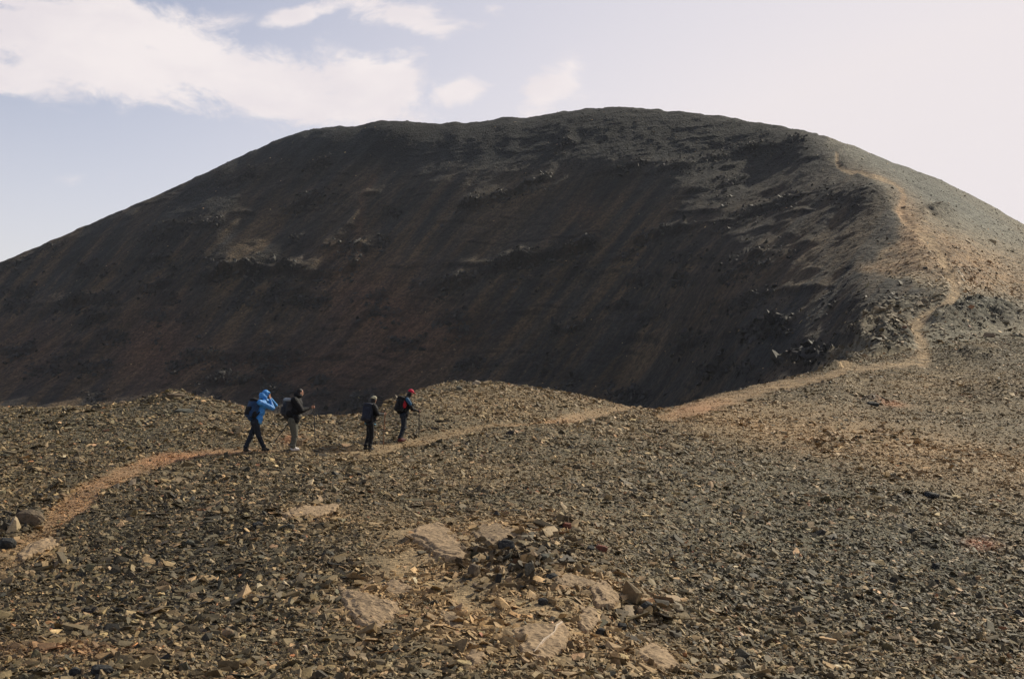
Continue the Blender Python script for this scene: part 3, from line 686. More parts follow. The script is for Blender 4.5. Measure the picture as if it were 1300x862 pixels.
def tanless(n, P, u, v, wm, br, r):
    patch = np.exp(-((u-710)/130)**2-((v-795)/55)**2)*.95+np.exp(-((u-545)/130)**2-((v-725)/60)**2)*.8+np.exp(-((u-630)/80)**2-((v-672)/12)**2)*.5
    bare = sstep(.0, .5, fbm(P[:, 0]/1.3, P[:, 1]/1.3, 4, 33)+.15)
    return RNG.random(n) > np.clip(patch*bare*1.5+.35*np.clip(wm, 0, 1)*bare+.5*sstep(.25, .6, fbm(P[:, 0]/3.3, P[:, 1]/3.3, 3, 35)), 0, .95)
RD = ROWS['D']
parts1 = [scatter(340000, 0, RD+18, -260, 1560, sz_small, .9, tanless, tilt=.42), scatter(125000, 0, RD+18, -260, 1560, sz_mid, .06, tanless, tilt=.36)]
def heap_keep(n, P, u, v, wm, br, r):
    return RNG.random(n) < np.exp(-((u-655)/58)**2-((v-712)/26)**2)*1.2+np.exp(-((u-812)/26)**2-((v-778)/14)**2)+np.exp(-((u-722)/20)**2-((v-668)/8)**2)*.7+np.exp(-((u-20)/26)**2-((v-668)/10)**2)*.6
hp = scatter(14000, 0, ROWS['B']+60, -10, 900, lambda n, P, br, tr: np.exp(RNG.normal(math.log(.19), .35, n)).clip(.1, .42), 0, heap_keep, tilt=.75)
hp[3][:] *= RNG.choice([.35, .6, 1.0, 1.2], len(hp[3]))[:, None]
parts1.append(hp)
pm = [np.concatenate([p[i] for p in parts1]) for i in range(7)]
# the stones that show largest become objects of their own, parts of the ground
px = pm[6]*F/pm[0][:, 1]*np.sqrt(np.clip(pm[2][:, 0]/pm[6], .5, 2))
inside = (pm[4] > 2) & (pm[4] < 1298) & (pm[5] < 858) & (pm[5] > 485)
order = np.argsort(-px*inside)
big = order[:290]
mask = np.ones(len(px), bool); mask[big] = False
scree = make_cloud('scree', pm[0][mask], pm[1][mask], pm[2][mask], pm[3][mask], 'loose slate chips and gravel covering the foreground slope')
def place_stone(me, P, R, sc, col, name='stone', parent=ground):
    o = bpy.data.objects.new(name, me); COL.objects.link(o)
    M = Matrix([list(map(float, R[0])), list(map(float, R[1])), list(map(float, R[2]))]).to_4x4()
    o.parent = parent
    o.matrix_world = Matrix.Translation(Vector(P)) @ M @ Matrix.Diagonal((*map(float, sc), 1))
    o['scol'] = [float(x) for x in col]
    return o
for k in big:
    place_stone(STONES[int(RNG.integers(0, len(STONES)))], pm[0][k], pm[1][k], pm[2][k], pm[3][k])
# rubble on the ridge, the saddle and the mountain
def sz_far(n, P, br, tr):
    Y = P[:, 1]; s = np.exp(RNG.normal(math.log(.22), .5, n))*(1+.25*br)
    return np.clip(np.maximum(s, 1.3*Y/F*RNG.uniform(.7, 1.5, n)), .12, 1.2)
def keep_far(n, P, u, v, wm, br, r):
    lf = bil(left, r, np.interp(u, us, np.arange(NC)))
    p = np.where(lf > .5, .10, .12+.6*sstep(230, 400, v))+br*.12+np.exp(-((u-990)/80)**2-((v-430)/70)**2)*.35
    return RNG.random(n) < p
f1 = scatter(120000, RD+18, ROWS['I']+2, -200, 1500, sz_far, .1, keep_far, tilt=.35)
lfw = bil(left, np.interp(f1[0][:, 1], [0, 1], [0, 1])*0+RD+40, np.interp(f1[4], us, np.arange(NC)))
cf = f1[3].copy()
# rubble on the shaded face is the dark slate of the face, with a few pale blocks
rowc = np.array([0])
facedark = (f1[4] < np.interp(f1[5], [140, 175, 205, 228, 262, 300, 340, 372, 395, 440, 470, 520], [1045, 1045, 1062, 1110, 1135, 1140, 1090, 1185, 1100, 1070, 1030, 870]))
rv = RNG.random(len(cf))
cf = np.where(facedark[:, None], cf/1.15*np.where(rv < .09, 2.1, .30)[:, None], cf)
# broken blocks standing out along the rock bands of the face
def keep_blk(n, P, u, v, wm, br, r):
    lf = bil(left, r, np.interp(u, us, np.arange(NC)))
    return (lf > .5) & (RNG.random(n) < np.clip(br, 0, 1)**1.5*.5*(.4+1.2*(fbm(P[:, 0]/5, P[:, 1]/5, 2, 44) > 0)))
bl = scatter(150000, ROWS['E']+20, ROWS['I']-20, 0, 1060, lambda n, P, br, tr: np.exp(RNG.normal(math.log(1.0), .38, n)).clip(.5, 2.0)*np.where(P[:, 0] > 45, .7, 1), 0, keep_blk, sink=.9, tilt=.5)
bl[2][:, 2] *= RNG.uniform(1.3, 3.2, len(bl[2])); bl[2][:, 0] *= .7
bc = RNG.uniform(.014, .045, (len(bl[0]), 1))*np.array([1.05, .95, .82]); bc[RNG.random(len(bc)) < .06] *= 1.7
f1 = [np.concatenate([f1[i], bl[i]]) for i in range(3)]; cf = np.concatenate([cf, bc])
talus = make_cloud('talus', f1[0], f1[1], f1[2], cf, 'broken rock strewn over the ridge and the mountain face')

exec_people = True
# ------------------------------------------------------------------ notable rocks
def rock_mesh(seed, size, n=26, boxy=.75, rot=(0, 0, 0), sub=2):
    r = random.Random(seed); bm = bmesh.new()
    for i in range(n):
        v = Vector([r.uniform(-1, 1) for _ in range(3)]); m = max(abs(c) for c in v); v = v/m*boxy+v.normalized()*(1-boxy)
        bm.verts.new(v*r.uniform(.82, 1))
    bmesh.ops.convex_hull(bm, input=bm.verts[:]); bmesh.ops.delete(bm, geom=[v for v in bm.verts if not v.link_faces], context='VERTS')
    bmesh.ops.bevel(bm, geom=bm.edges[:], offset=.05, segments=1, affect='EDGES')
    bmesh.ops.triangulate(bm, faces=bm.faces[:])
    for _ in range(sub): bmesh.ops.subdivide_edges(bm, edges=[e for e in bm.edges if e.calc_length() > .22], cuts=1); bmesh.ops.triangulate(bm, faces=bm.faces[:])
    M = Euler(rot).to_matrix()
    A_ = np.array([v.co[:] for v in bm.verts])
    f_ = 1+.07*perlin(A_[:, 0]*3+seed, A_[:, 1]*3+A_[:, 2]*2.3, seed % 50)+.03*perlin(A_[:, 0]*8+seed, A_[:, 2]*8+A_[:, 1]*5, seed % 50+1)
    for v, f in zip(bm.verts, f_):
        v.co = M @ Vector((v.co.x*size[0]*f, v.co.y*size[1]*f, v.co.z*size[2]*f))
    me = bpy.data.meshes.new('rock'); bm.to_mesh(me); bm.free(); return me
MR = {'black': rock_mat('black_rock', (.022, .023, .024), (.045, .045, .042), 7), 'grey': rock_mat('grey_rock', (.10, .098, .078), (.16, .145, .105), 7),
      'tan': rock_mat('tan_rock', (.30, .22, .135), (.22, .16, .10), 8), 'red': rock_mat('red_rock', (.19, .062, .038), (.11, .05, .036), 8),
      'brown': rock_mat('brown_rock', (.10, .078, .052), (.15, .11, .07), 7), 'slate': rock_mat('slate_rock', (.065, .067, .055), (.10, .098, .075), 8), 'pale': rock_mat('pale_rock', (.45, .38, .28), (.35, .27, .18), 9)}
ROCKS = [  # u, v of the foot, width px, height px, material, tilt, label
    (642, 701, 26, 19, 'black', (.1, .2, .3), 'black angular boulder behind the heap of grey stones, darkest rock in the middle'),
    (612, 702, 12, 10, 'black', (.3, .1, .1), 'small black block wedged between the broad tan slab and the black boulder'),
    (673, 735, 16, 27, 'grey', (.2, -.2, .5), 'tall grey upright rock, the highest stone of the heap by the black boulder'),
    (602, 733, 19, 20, 'brown', (.1, .3, .9), 'brown wedge-shaped rock standing at the lower right corner of the broad slab'),
    (603, 716, 10, 10, 'grey', (.4, .1, .2), 'small grey stone perched on the corner between slab and wedge-shaped rock'),
    (645, 744, 10, 16, 'tan', (.2, .1, .4), 'small tan upright stone at the lower edge of the stone heap'),
    (633, 742, 10, 18, 'black', (.1, .2, .1), 'thin dark upright stone left of the small tan upright one'),
    (622, 712, 12, 7, 'slate', (.2, .1, .6), 'dark grey stone with a pale top lying left in the heap'),
    (626, 728, 14, 7, 'grey', (.1, .1, .2), 'flat olive grey stone in the middle of the heap'),
    (650, 722, 11, 8, 'grey', (.1, .3, .7), 'blunt grey stone touching the tall upright rock'),
    (692, 712, 16, 10, 'slate', (.3, .1, .2), 'dark slate block at the right end of the stone heap'),
    (700, 736, 20, 9, 'black', (.1, .1, .5), 'low black stone right of the tall grey rock'),
    (720, 672, 15, 10, 'red', (.2, .2, .2), 'dull red-brown rock up the slope right of the heap, beside pale chips'),
    (764, 701, 17, 11, 'red', (.1, .3, .1), 'bright rust red rock with a dark block on its left'),
    (750, 700, 13, 9, 'black', (.2, .1, .4), 'dark block touching the bright rust red rock'),
    (33, 668, 40, 24, 'brown', (.1, .1, .2), 'large rounded brown rock at the left edge above the trail'),
    (16, 664, 10, 9, 'tan', (.1, .2, .5), 'small tan stone left of the large rounded brown rock'),
    (7, 697, 24, 17, 'black', (.2, .1, .1), 'black boulder cut by the left edge below the rounded brown rock'),
    (288, 809, 16, 15, 'tan', (.2, .2, .1), 'upright rounded tan stone alone in dark slate, lower left'),
    (243, 762, 15, 12, 'tan', (.1, .1, .7), 'rounded tan cobble above and left of the upright tan stone'),
    (93, 861, 17, 17, 'black', (.05, .05, .1), 'black block at the bottom edge, left of a thin pale upright stone'),
    (103, 860, 6, 15, 'tan', (.05, .1, .1), 'thin pale upright stone between a black block and a dark gap at the bottom edge'),
    (126, 858, 34, 14, 'black', (.0, .05, .1), 'dark gap at the bottom edge, filled by a long black block, right of the thin pale stone'),  # black rock standing in for the shaded gap beside the stones
    (326, 671, 16, 10, 'black', (.2, .1, .6), 'dark blunt block alone below the blue hiker'),
    (368, 672, 12, 9, 'slate', (.2, .3, .1), 'small dark pointed stone below the thin pale slab'),
    (240, 693, 14, 9, 'slate', (.1, .3, .4), 'slate fragment tipped on edge midway down the left slope'),
    (1185, 633, 22, 9, 'black', (.1, .2, .2), 'dark rock on the right slope above the red patch of earth'),
    (1253, 684, 12, 7, 'pale', (.1, .1, .2), 'pale stone just above the red patch of earth'),
    (1222, 732, 12, 8, 'pale', (.1, .1, .9), 'bright pale stone in the dark slate of the far right'),
    (1190, 722, 16, 9, 'black', (.1, .2, .9), 'dark rock low on the right slope beside pale stones'),
    (790, 800, 14, 11, 'black', (.1, .1, .2), 'dark rock in the hollow right of the tan tongue'),
    (762, 808, 13, 13, 'black', (.1, .2, .2), 'dark rock below the tongue of tan bedrock'),
    (820, 775, 20, 13, 'black', (.2, .1, .5), 'dark broken block right of the hump with the hole'),
    (812, 780, 8, 12, 'tan', (.2, .1, .5), 'tan stone leaning against the dark broken block'),
    (690, 768, 16, 11, 'black', (.2, .1, .5), 'dark rock in a hollow between heap and vein slab'),
    (605, 489, 13, 7, 'pale', (.1, .1, .2), 'pale block on the skyline of the middle knoll behind the red capped hiker'),
    (583, 495, 10, 6, 'grey', (.1, .3, .2), 'grey block on the knoll left of the pale skyline block'),
    (222, 506, 30, 8, 'brown', (.05, .1, .0), 'low brown outcrop forming the top of the left skyline'),
    (155, 513, 9, 5, 'tan', (.1, .1, .2), 'tan stone on the left skyline before the brown outcrop'),
    (232, 524, 30, 5, 'slate', (.05, .05, .0), 'dark ledge just under the brown skyline outcrop'),
    (378, 566, 16, 13, 'tan', (.1, .5, .1), 'orange tan rock between the grey trousered hiker and his front pole'),
    (1110, 515, 18, 6, 'black', (.1, .1, .0), 'dark rock beside a small rusty patch near the saddle'),
]
for i, (u, v, w, h, mk, tl, lab) in enumerate(ROCKS):
    P, n = gp(u, v)
    mpp = P.y/F; W2 = w*mpp/2; H2 = h*mpp/2
    me = rock_mesh(100+i*3, (W2, W2*random.uniform(.6, .85), H2*1.2), rot=tl, boxy=.3 if 'round' in lab else .5); me.materials.append(MR[mk])
    o = bpy.data.objects.new('rock', me); COL.objects.link(o)
    o.location = P+Vector((0, W2*.5, H2*.55))
    o['label'] = lab; o['category'] = 'rock'; o['group'] = 'single rocks standing out of the scree'

# ------------------------------------------------------------------ the four hikers
def cloth(name, col, col2=None, rough=.8, sc=14, bump=.012):
    m, g, b = new_mat(name)
    P = g.n('ShaderNodeTexCoord').outputs['Object']
    n1 = g.noise(P, sc, 4, .55, 1.2); n2 = g.noise(P, sc*6, 3, .6)
    c2 = col2 or tuple(x*.72 for x in col)
    g.put(b.inputs['Base Color'], g.mix(g.ramp(n1, .35, .65), c2, col)); b.inputs['Roughness'].default_value = rough
    b.inputs['Specular IOR Level'].default_value = .3
    bp = g.n('ShaderNodeBump'); bp.inputs['Strength'].default_value = .7; bp.inputs['Distance'].default_value = bump*2
    g.put(bp.inputs['Height'], g.m('ADD', n1, g.m('MULTIPLY', n2, .12))); g.put(b.inputs['Normal'], bp.outputs[0])
    return m
SK = cloth('skin', (.50, .27, .18), (.44, .22, .14), .55, 20, .002)
HAIR = cloth('dark_hair', (.022, .017, .014), None, .6, 60, .006)
def fuse(name, prims, voxel, mat, parent=None, smooth=4):
    """one continuous surface grown from tapered limbs and ellipsoids"""
    bm = bmesh.new()
    for p in prims:
        if p[0] == 'c':
            _, a_, b_, ra, rb = p
            a_ = Vector(a_); b_ = Vector(b_); d = b_-a_
            for c_, r_ in ((a_, ra), (b_, rb)):
                bmesh.ops.create_icosphere(bm, subdivisions=2, radius=r_, matrix=Matrix.Translation(c_))
            if d.length > 1e-4:
                q = d.to_track_quat('Z', 'Y').to_matrix().to_4x4()
                bmesh.ops.create_cone(bm, cap_ends=True, segments=14, radius1=ra*.99, radius2=rb*.99, depth=d.length, matrix=Matrix.Translation((a_+b_)/2) @ q)
        else:
            _, c_, r_, *rot = p
            R_ = rot[0].to_matrix().to_4x4() if rot and hasattr(rot[0], 'to_matrix') else (Euler(rot[0]).to_matrix().to_4x4() if rot else Matrix())
            if p[0] == 'e':
                bmesh.ops.create_icosphere(bm, subdivisions=3, radius=1, matrix=Matrix.Translation(c_) @ R_ @ Matrix.Diagonal((*r_, 1)))
            else:
                bmesh.ops.create_cube(bm, size=2, matrix=Matrix.Translation(c_) @ R_ @ Matrix.Diagonal((*r_, 1)))
    me = bpy.data.meshes.new(name); bm.to_mesh(me); bm.free()
    o = bpy.data.objects.new(name, me); COL.objects.link(o)
    md = o.modifiers.new('r', 'REMESH'); md.mode = 'VOXEL'; md.voxel_size = voxel
    ms = o.modifiers.new('s', 'SMOOTH'); ms.iterations = smooth; ms.factor = .5
    bpy.context.view_layer.update()
    dg = bpy.context.evaluated_depsgraph_get()
    me2 = bpy.data.meshes.new_from_object(o.evaluated_get(dg)); me2.name = name
    o.modifiers.clear(); o.data = me2
    bpy.data.meshes.remove(me)
    me2.polygons.foreach_set('use_smooth', np.ones(len(me2.polygons), bool))
    me2.materials.clear(); me2.materials.append(mat)
    if parent: o.parent = parent
    return o
def V(*a): return Vector(a)
def hand(prims, wrist, palm_dir, side, grip=True, s=1.0):
    """palm, four unequal bent fingers and a thumb leaving the side of the palm"""
    d = Vector(palm_dir).normalized(); sd = Vector(side); sd = (sd-d*sd.dot(d)).normalized(); n = d.cross(sd)
    w = Vector(wrist)
    pc = w+d*.05*s
    prims.append(('c', w, w+d*.02*s, .024*s, .027*s))
    for k, (off, ln) in enumerate(((.030, .030), (.010, .034), (-.010, .032), (-.029, .025))):
        k0 = w+d*.085*s+sd*off*s
        prims.append(('c', w+d*.015*s+sd*off*.6*s, k0, .014*s, .012*s))
        if grip: p1 = k0+(d*.35+n*.95)*ln*s; p2 = p1+(-d*.8+n*.45)*ln*.8*s; p3 = p2+(-d*.7-n*.5)*ln*.6*s
        else: p1 = k0+(d*.92+n*.3)*ln*s; p2 = p1+(d*.75+n*.6)*ln*.8*s; p3 = p2+(d*.6+n*.75)*ln*.55*s
        prims += [('c', k0, p1, .0105*s, .0098*s), ('c', p1, p2, .0098*s, .009*s), ('c', p2, p3, .009*s, .008*s)]
    t0 = w+d*.022*s+sd*.026*s; t1 = t0+(sd*.75+d*.55+n*.3)*.034*s; t2 = t1+(d*.75+n*.6-sd*.1)*.028*s
    prims += [('c', t0, t1, .0135*s, .011*s), ('c', t1, t2, .011*s, .009*s)]
def person(u, v, label, th, J, look):
    """J: joints as (screen right, lateral to the walker's right, height)"""
    P, n = gp(u, v); P = P-Vector((0, 0, .02))
    fw = V(math.cos(th), math.sin(th), 0); rt = V(math.sin(th), -math.cos(th), 0)
    def pt(t):
        sx, l, z = t; a_ = (sx-rt.x*l)/fw.x; return fw*a_+rt*l+V(0, 0, z)
    j = {k: pt(t) for k, t in J.items()}
    rot = Euler((0, 0, th))
    s = look.get('s', 1.0)
    hd = j['head']; hf = (fw*math.cos(look.get('nod', 0))-V(0, 0, 1)*math.sin(look.get('nod', 0)))
    hrot = Euler((0, look.get('nod', 0), th)); hrq = Matrix.Rotation(th, 3, 'Z') @ Matrix.Rotation(look.get('nod', 0), 3, 'Y')
    def H(x, y, z): return hd+hrq @ (V(x, y, z)*s)
    sh = (j['shR']+j['shL'])/2; pel = (j['hipR']+j['hipL'])/2
    tors = sh-pel; trq = tors.to_track_quat('Z', 'Y'); 
    # body frame for torso ellipsoids: z along the spine, x forward
    zc = tors.normalized(); yc = -(rt-zc*rt.dot(zc)).normalized(); xc = yc.cross(zc)
    TR = Matrix((xc, yc, zc)).transposed()
    # --- body
    pr = [('e', H(0, 0, .012), (.093*s, .074*s, .108*s), hrot), ('e', H(.03, 0, -.055), (.062*s, .052*s, .062*s), hrot),
          ('c', H(.088, 0, .012), H(.108, 0, -.022), .010, .014), ('e', H(-.002, .076, -.008), (.018, .010, .030), hrot), ('e', H(-.002, -.076, -.008), (.018, .010, .030), hrot),
          ('c', H(.084, -.02, -.055), H(.084, .02, -.055), .010, .010), ('c', H(.082, -.04, .036), H(.082, .04, .036), .011, .011),
          ('c', H(-.02, 0, -.06), sh+V(0, 0, .03), .055*s, .066*s), ('c', H(-.02, 0, -.06), sh+V(0, 0, .0), .05*s, .08*s),
          ('e', sh-zc*.13, (.10*s, .15*s, .17*s), TR.to_quaternion()), ('e', pel+zc*.12, (.09*s, .125*s, .16*s), TR.to_quaternion()), ('e', pel, (.10*s, .14*s, .12*s), TR.to_quaternion())]
    for q in 'RL':
        pr += [('c', j['sh'+q], j['el'+q], .045*s, .036*s), ('c', j['el'+q], j['wr'+q], .035*s, .024*s),
               ('c', j['hip'+q], j['kn'+q], .075*s, .048*s), ('c', j['kn'+q], j['an'+q], .046*s, .034*s), ('c', j['an'+q], j['an'+q]+fw*.13-V(0, 0, .035), .034*s, .024*s),
               ('c', sh-zc*.02, j['sh'+q], .06*s, .05*s)]
        g_ = look.get('grip'+q, True)
        dd = j['wr'+q]-j['el'+q]
        if 'hdir'+q in look: dd = Vector(look['hdir'+q])
        hand(pr, j['wr'+q], dd, look.get('side'+q, V(0, 0, 1)), g_, s)
    body = fuse('person', pr, .0075, SK)
    body['label'] = label; body['category'] = 'person'; body['group'] = 'hikers walking along the trail'
    for sgn in (1, -1):
        bm = bmesh.new(); bmesh.ops.create_icosphere(bm, subdivisions=2, radius=.0125, matrix=Matrix.Translation(H(.083, .031*sgn, .016)))
        me = bpy.data.meshes.new('eye'); bm.to_mesh(me); bm.free(); me.materials.append(EYE); eo = bpy.data.objects.new('eye', me); COL.objects.link(eo); eo.parent = body
    # --- jacket
    k = look.get('bulk', 1.0)
    TQ = TR.to_quaternion()
    jk = [('e', sh-zc*.11, (.125*k*s, .175*k*s, .19*s), TQ), ('e', sh-zc*.30, (.125*k*s, .155*k*s, .2*s), TQ), ('e', pel+zc*.09, (.128*k*s, .155*k*s, .15*s), TQ),
          ('c', sh+zc*.02, H(-.03, 0, -.085), .085*s, .068*s), ('c', pel+zc*.01-rt*.07, pel+zc*.01+rt*.07, .105*k*s, .105*k*s)]
    for q in 'RL':
        e_ = j['el'+q]; w_ = j['wr'+q]
        jk += [('c', sh-zc*.03, j['sh'+q], .085*s, .072*k*s), ('c', j['sh'+q], e_, .070*k*s, .056*k*s), ('c', e_, w_-(w_-e_).normalized()*.015, .056*k*s, .036*s),
               ('e', e_, (.06*k*s, .06*k*s, .05*s)), ('e', (j['sh'+q]+e_)/2+V(.01, 0, -.012), (.062*k, .062*k, .04))]
    if look.get('collar'): jk += [('e', H(-.045, 0, -.085), (.125*s, .12*s, .075*s), hrot), ('e', H(-.095, 0, -.05), (.085*s, .10*s, .07*s), hrot)]
    if look.get('jacket'): fuse('jacket', jk, .011, look['jacket'], body)
    if look.get('hem'):
        fuse('shirt_hem', [('e', pel-zc*.03, (.135*k*s, .168*k*s, .035), TQ)], .01, look['hem'], body)
    # --- trousers
    t = look.get('loose', 1.0)
    tr = [('e', pel-V(0, 0, .02), (.118*s, .150*s, .13*s), rot)]
    for q in 'RL':
        kn = j['kn'+q]; an = j['an'+q]
        tr += [('c', j['hip'+q], kn, .092*t*s, .064*t*s), ('c', kn, an+V(0, 0, .03), .062*t*s, .048*t*s), ('e', kn+V(.01, 0, -.03), (.066*t, .066*t, .05)), ('e', an+V(0, 0, .07), (.058*t, .058*t, .05)),
               ('e', j['hip'+q]-fw*.05-V(0, 0, .03), (.09*s, .08*s, .1*s), rot)]
    fuse('trousers', tr, .011, look['trousers'], body)
    for q in 'RL':
        an = j['an'+q]; up_ = look.get('heel'+q, 0)
        f2 = (fw*math.cos(up_)-V(0, 0, math.sin(up_)))
        o_ = fuse('boot', [('c', an+V(0, 0, .05), an-V(0, 0, .01), .053, .055), ('c', an-f2*.03-V(0, 0, .035), an+f2*.15-V(0, 0, .04), .046, .040), ('e', an+f2*.06-V(0, 0, .05), (.135, .048, .022), Euler((0, up_, th))), ('c', an+V(0, 0, .02), an+f2*.10-V(0, 0, .03), .048, .038)], .009, look['boots'], body)
    # --- head wear
    if look.get('hat') == 'hood':
        fuse('hood', [('e', H(-.012, 0, .028), (.108*s, .096*s, .115*s), hrot), ('c', H(-.03, 0, -.03), H(-.06, 0, -.12), .085*s, .09*s), ('c', H(.05, -.05, .08), H(.05, .05, .08), .045, .045)], .011, look['hatm'], body)
    elif look.get('hat') == 'cap':
        back = -1 if look.get('backwards') else 1
        fuse('cap', [('e', H(-.004, 0, .052), (.106*s, .09*s, .082*s), hrot), ('e', H(.135*back, 0, .035), (.065*s, .062*s, .011*s), hrot), ('e', H(.10*back, 0, .042), (.045*s, .07*s, .016*s), hrot)], .0075, look['hatm'], body, 2)
        fuse('hair', [('e', H(-.03, 0, -.02), (.085*s, .084*s, .085*s), hrot), ('c', H(-.06, 0, -.05), H(-.075, 0, -.12), .055, .04)], .009, HAIR, body)
    else:
        fuse('hair', [('e', H(-.018, 0, .035), (.094*s, .080*s, .097*s), hrot), ('e', H(-.045, 0, -.02), (.065*s, .078*s, .075*s), hrot)], .008, HAIR, body)
    body.location = P
    return dict(body=body, j=j, fw=fw, rt=rt, sh=sh, pel=pel, TR=TR, TQ=TQ, xc=xc, zc=zc, P=P)
EYE = cloth('eye_dark', (.03, .02, .015), None, .2)
def empty_thing(name, loc, label, cat, group=None):
    o = bpy.data.objects.new(name, None); COL.objects.link(o); o.location = loc; o.empty_display_size = .2
    o['label'] = label; o['category'] = cat
    if group: o['group'] = group
    return o
def backpack(f, label, m1, m2, m3, size=(.11, .15, .25), off=0.0, lidm=None):
    c = f['sh']*.52+f['pel']*.48-f['xc']*(.125+size[0]*.80)+f['zc']*off
    T = lambda x, y, z: c+f['TR'] @ V(x, y, z)
    sx, sy, sz = size; e_ = empty_thing('backpack', f['P'], label, 'backpack', 'backpacks worn by the hikers')
    fuse('main_bag', [('b', T(0, 0, 0), (sx*.8, sy*.86, sz*.8), f['TQ']), ('e', T(-.02, 0, -sz*.45), (sx*1.08, sy*1.05, sz*.5), f['TQ']), ('e', T(-.01, 0, sz*.4), (sx*.95, sy, sz*.5), f['TQ']), ('c', T(.02, 0, -sz*.85), T(.02, 0, sz*.8), sx*.7, sx*.7)], .012, m1, e_, 8)
    fuse('lid', [('e', T(-.01, 0, sz*.95), (sx*1.05, sy*1.0, .062), f['TQ']), ('e', T(-.04, 0, sz*.88), (sx*.8, sy*.85, .05), f['TQ'])], .011, lidm or m2, e_, 4)
    fuse('front_pocket', [('b', T(-sx*.98, 0, -sz*.25), (.03, sy*.58, sz*.42), f['TQ']), ('e', T(-sx*1.05, 0, -sz*.25), (.04, sy*.55, sz*.45), f['TQ'])], .011, m3, e_, 6)
    for q, sg in (('R', -1), ('L', 1)):
        fuse('side_pocket', [('e', T(0, sg*sy*.95, -sz*.5), (sx*.55, .035, sz*.36), f['TQ'])], .010, m2, e_, 3)
        s_ = (f['sh']*.45+f['j']['sh'+q]*.55)
        path = [T(sx*.6, sg*sy*.5, sz*.75), s_-f['xc']*.09+f['zc']*.04, s_+f['zc']*.092, s_+f['xc']*.10+f['zc']*.02, s_+f['xc']*.135-f['zc']*.12, s_+f['xc']*.08-f['zc']*.27+(f['j']['sh'+q]-f['sh'])*.35, T(sx*.5, sg*sy*.9, -sz*.7)]
        fuse('shoulder_strap', [('c', a_, b_, .02, .02) for a_, b_ in zip(path[:-1], path[1:])], .009, m2, e_, 3)
    w = f['pel']+f['zc']*.06
    fuse('hip_belt', [('e', w, (.145, .178, .035), f['TQ'])], .01, m2, e_, 3)
    for ch in e_.children: ch.location = (0, 0, 0)
    return e_
POLE_M = cloth('dark_pole', (.05, .05, .052), None, .4); GRIP_M = cloth('cork_grip', (.10, .07, .045), None, .8); BLACK = cloth('black_plastic', (.015, .015, .016), None, .5)
BROWNP = cloth('copper_pole', (.28, .13, .06), None, .4)
def pole(f, top, tip, label, mat=POLE_M):
    top = Vector(top); tip = Vector(tip); d = (tip-top).normalized()
    e_ = empty_thing('trekking_pole', f['P'], label, 'trekking pole', 'trekking poles held by the hikers')
    def seg_(nm, prims, mm, vx=None):
        bm = bmesh.new()
        for a_, b_, ra, rb in prims:
            dd = b_-a_; q = dd.to_track_quat('Z', 'Y').to_matrix().to_4x4()
            bmesh.ops.create_cone(bm, cap_ends=True, segments=12, radius1=ra, radius2=rb, depth=dd.length, matrix=Matrix.Translation((a_+b_)/2) @ q)
        me = bpy.data.meshes.new(nm); bm.to_mesh(me); bm.free(); me.materials.append(mm)
        o = bpy.data.objects.new(nm, me); COL.objects.link(o); o.parent = e_
    L = (tip-top).length
    seg_('shaft', [(top, top+d*L*.5, .015, .015), (top+d*L*.5, top+d*(L-.1), .013, .012)], mat)
    seg_('grip', [(top-d*.05, top-d*.02, .018, .02), (top-d*.02, top+d*.09, .0165, .014)], GRIP_M)
    seg_('clamp', [(top+d*L*.49, top+d*L*.53, .0165, .0165)], BLACK)
    seg_('basket', [(tip-d*.085, tip-d*.078, .036, .03)], BLACK)
    seg_('tip', [(tip-d*.1, tip, .009, .004)], BLACK)
    return e_
blue = cloth('blue_jacket', (.07, .31, .70), (.035, .18, .48), .55, 9, .02)
cyan = cloth('cyan_fabric', (.14, .42, .62), None, .6); deepblue = cloth('deep_blue_nylon', (.010, .045, .12), None, .6, 10)
blk = cloth('black_fabric', (.006, .0065, .008), (.009, .0095, .011), .8, 9, .02); navy = cloth('navy_nylon', (.012, .016, .030), (.02, .025, .04), .7, 9)
grey_t = cloth('grey_trousers', (.125, .120, .092), (.085, .083, .066), .85, 8, .02); white_s = cloth('pale_shoe', (.62, .57, .54), (.5, .46, .42), .6)
dark_b = cloth('dark_boot', (.035, .030, .025), None, .7); red_b = cloth('dark_red_boot', (.10, .018, .018), None, .7)
red_c = cloth('red_cap', (.62, .018, .06), (.5, .012, .045), .7); pale_c = cloth('pale_cap', (.42, .40, .28), None, .8)
packgrey = cloth('grey_pack_fabric', (.022, .024, .028), (.04, .042, .048), .7); packlit = cloth('sunlit_grey_nylon', (.26, .29, .31), (.15, .17, .19), .5)  # last one: grey nylon with the sun on the lid painted into its colour
redp = cloth('red_nylon', (.45, .015, .03), None, .6); whitep = cloth('white_patch', (.65, .62, .58), None, .6); teal = cloth('blue_sleeve', (.03, .12, .24), None, .7)
pant_navy = cloth('blue_black_trousers', (.012, .017, .026), (.018, .024, .034), .8, 8, .02)

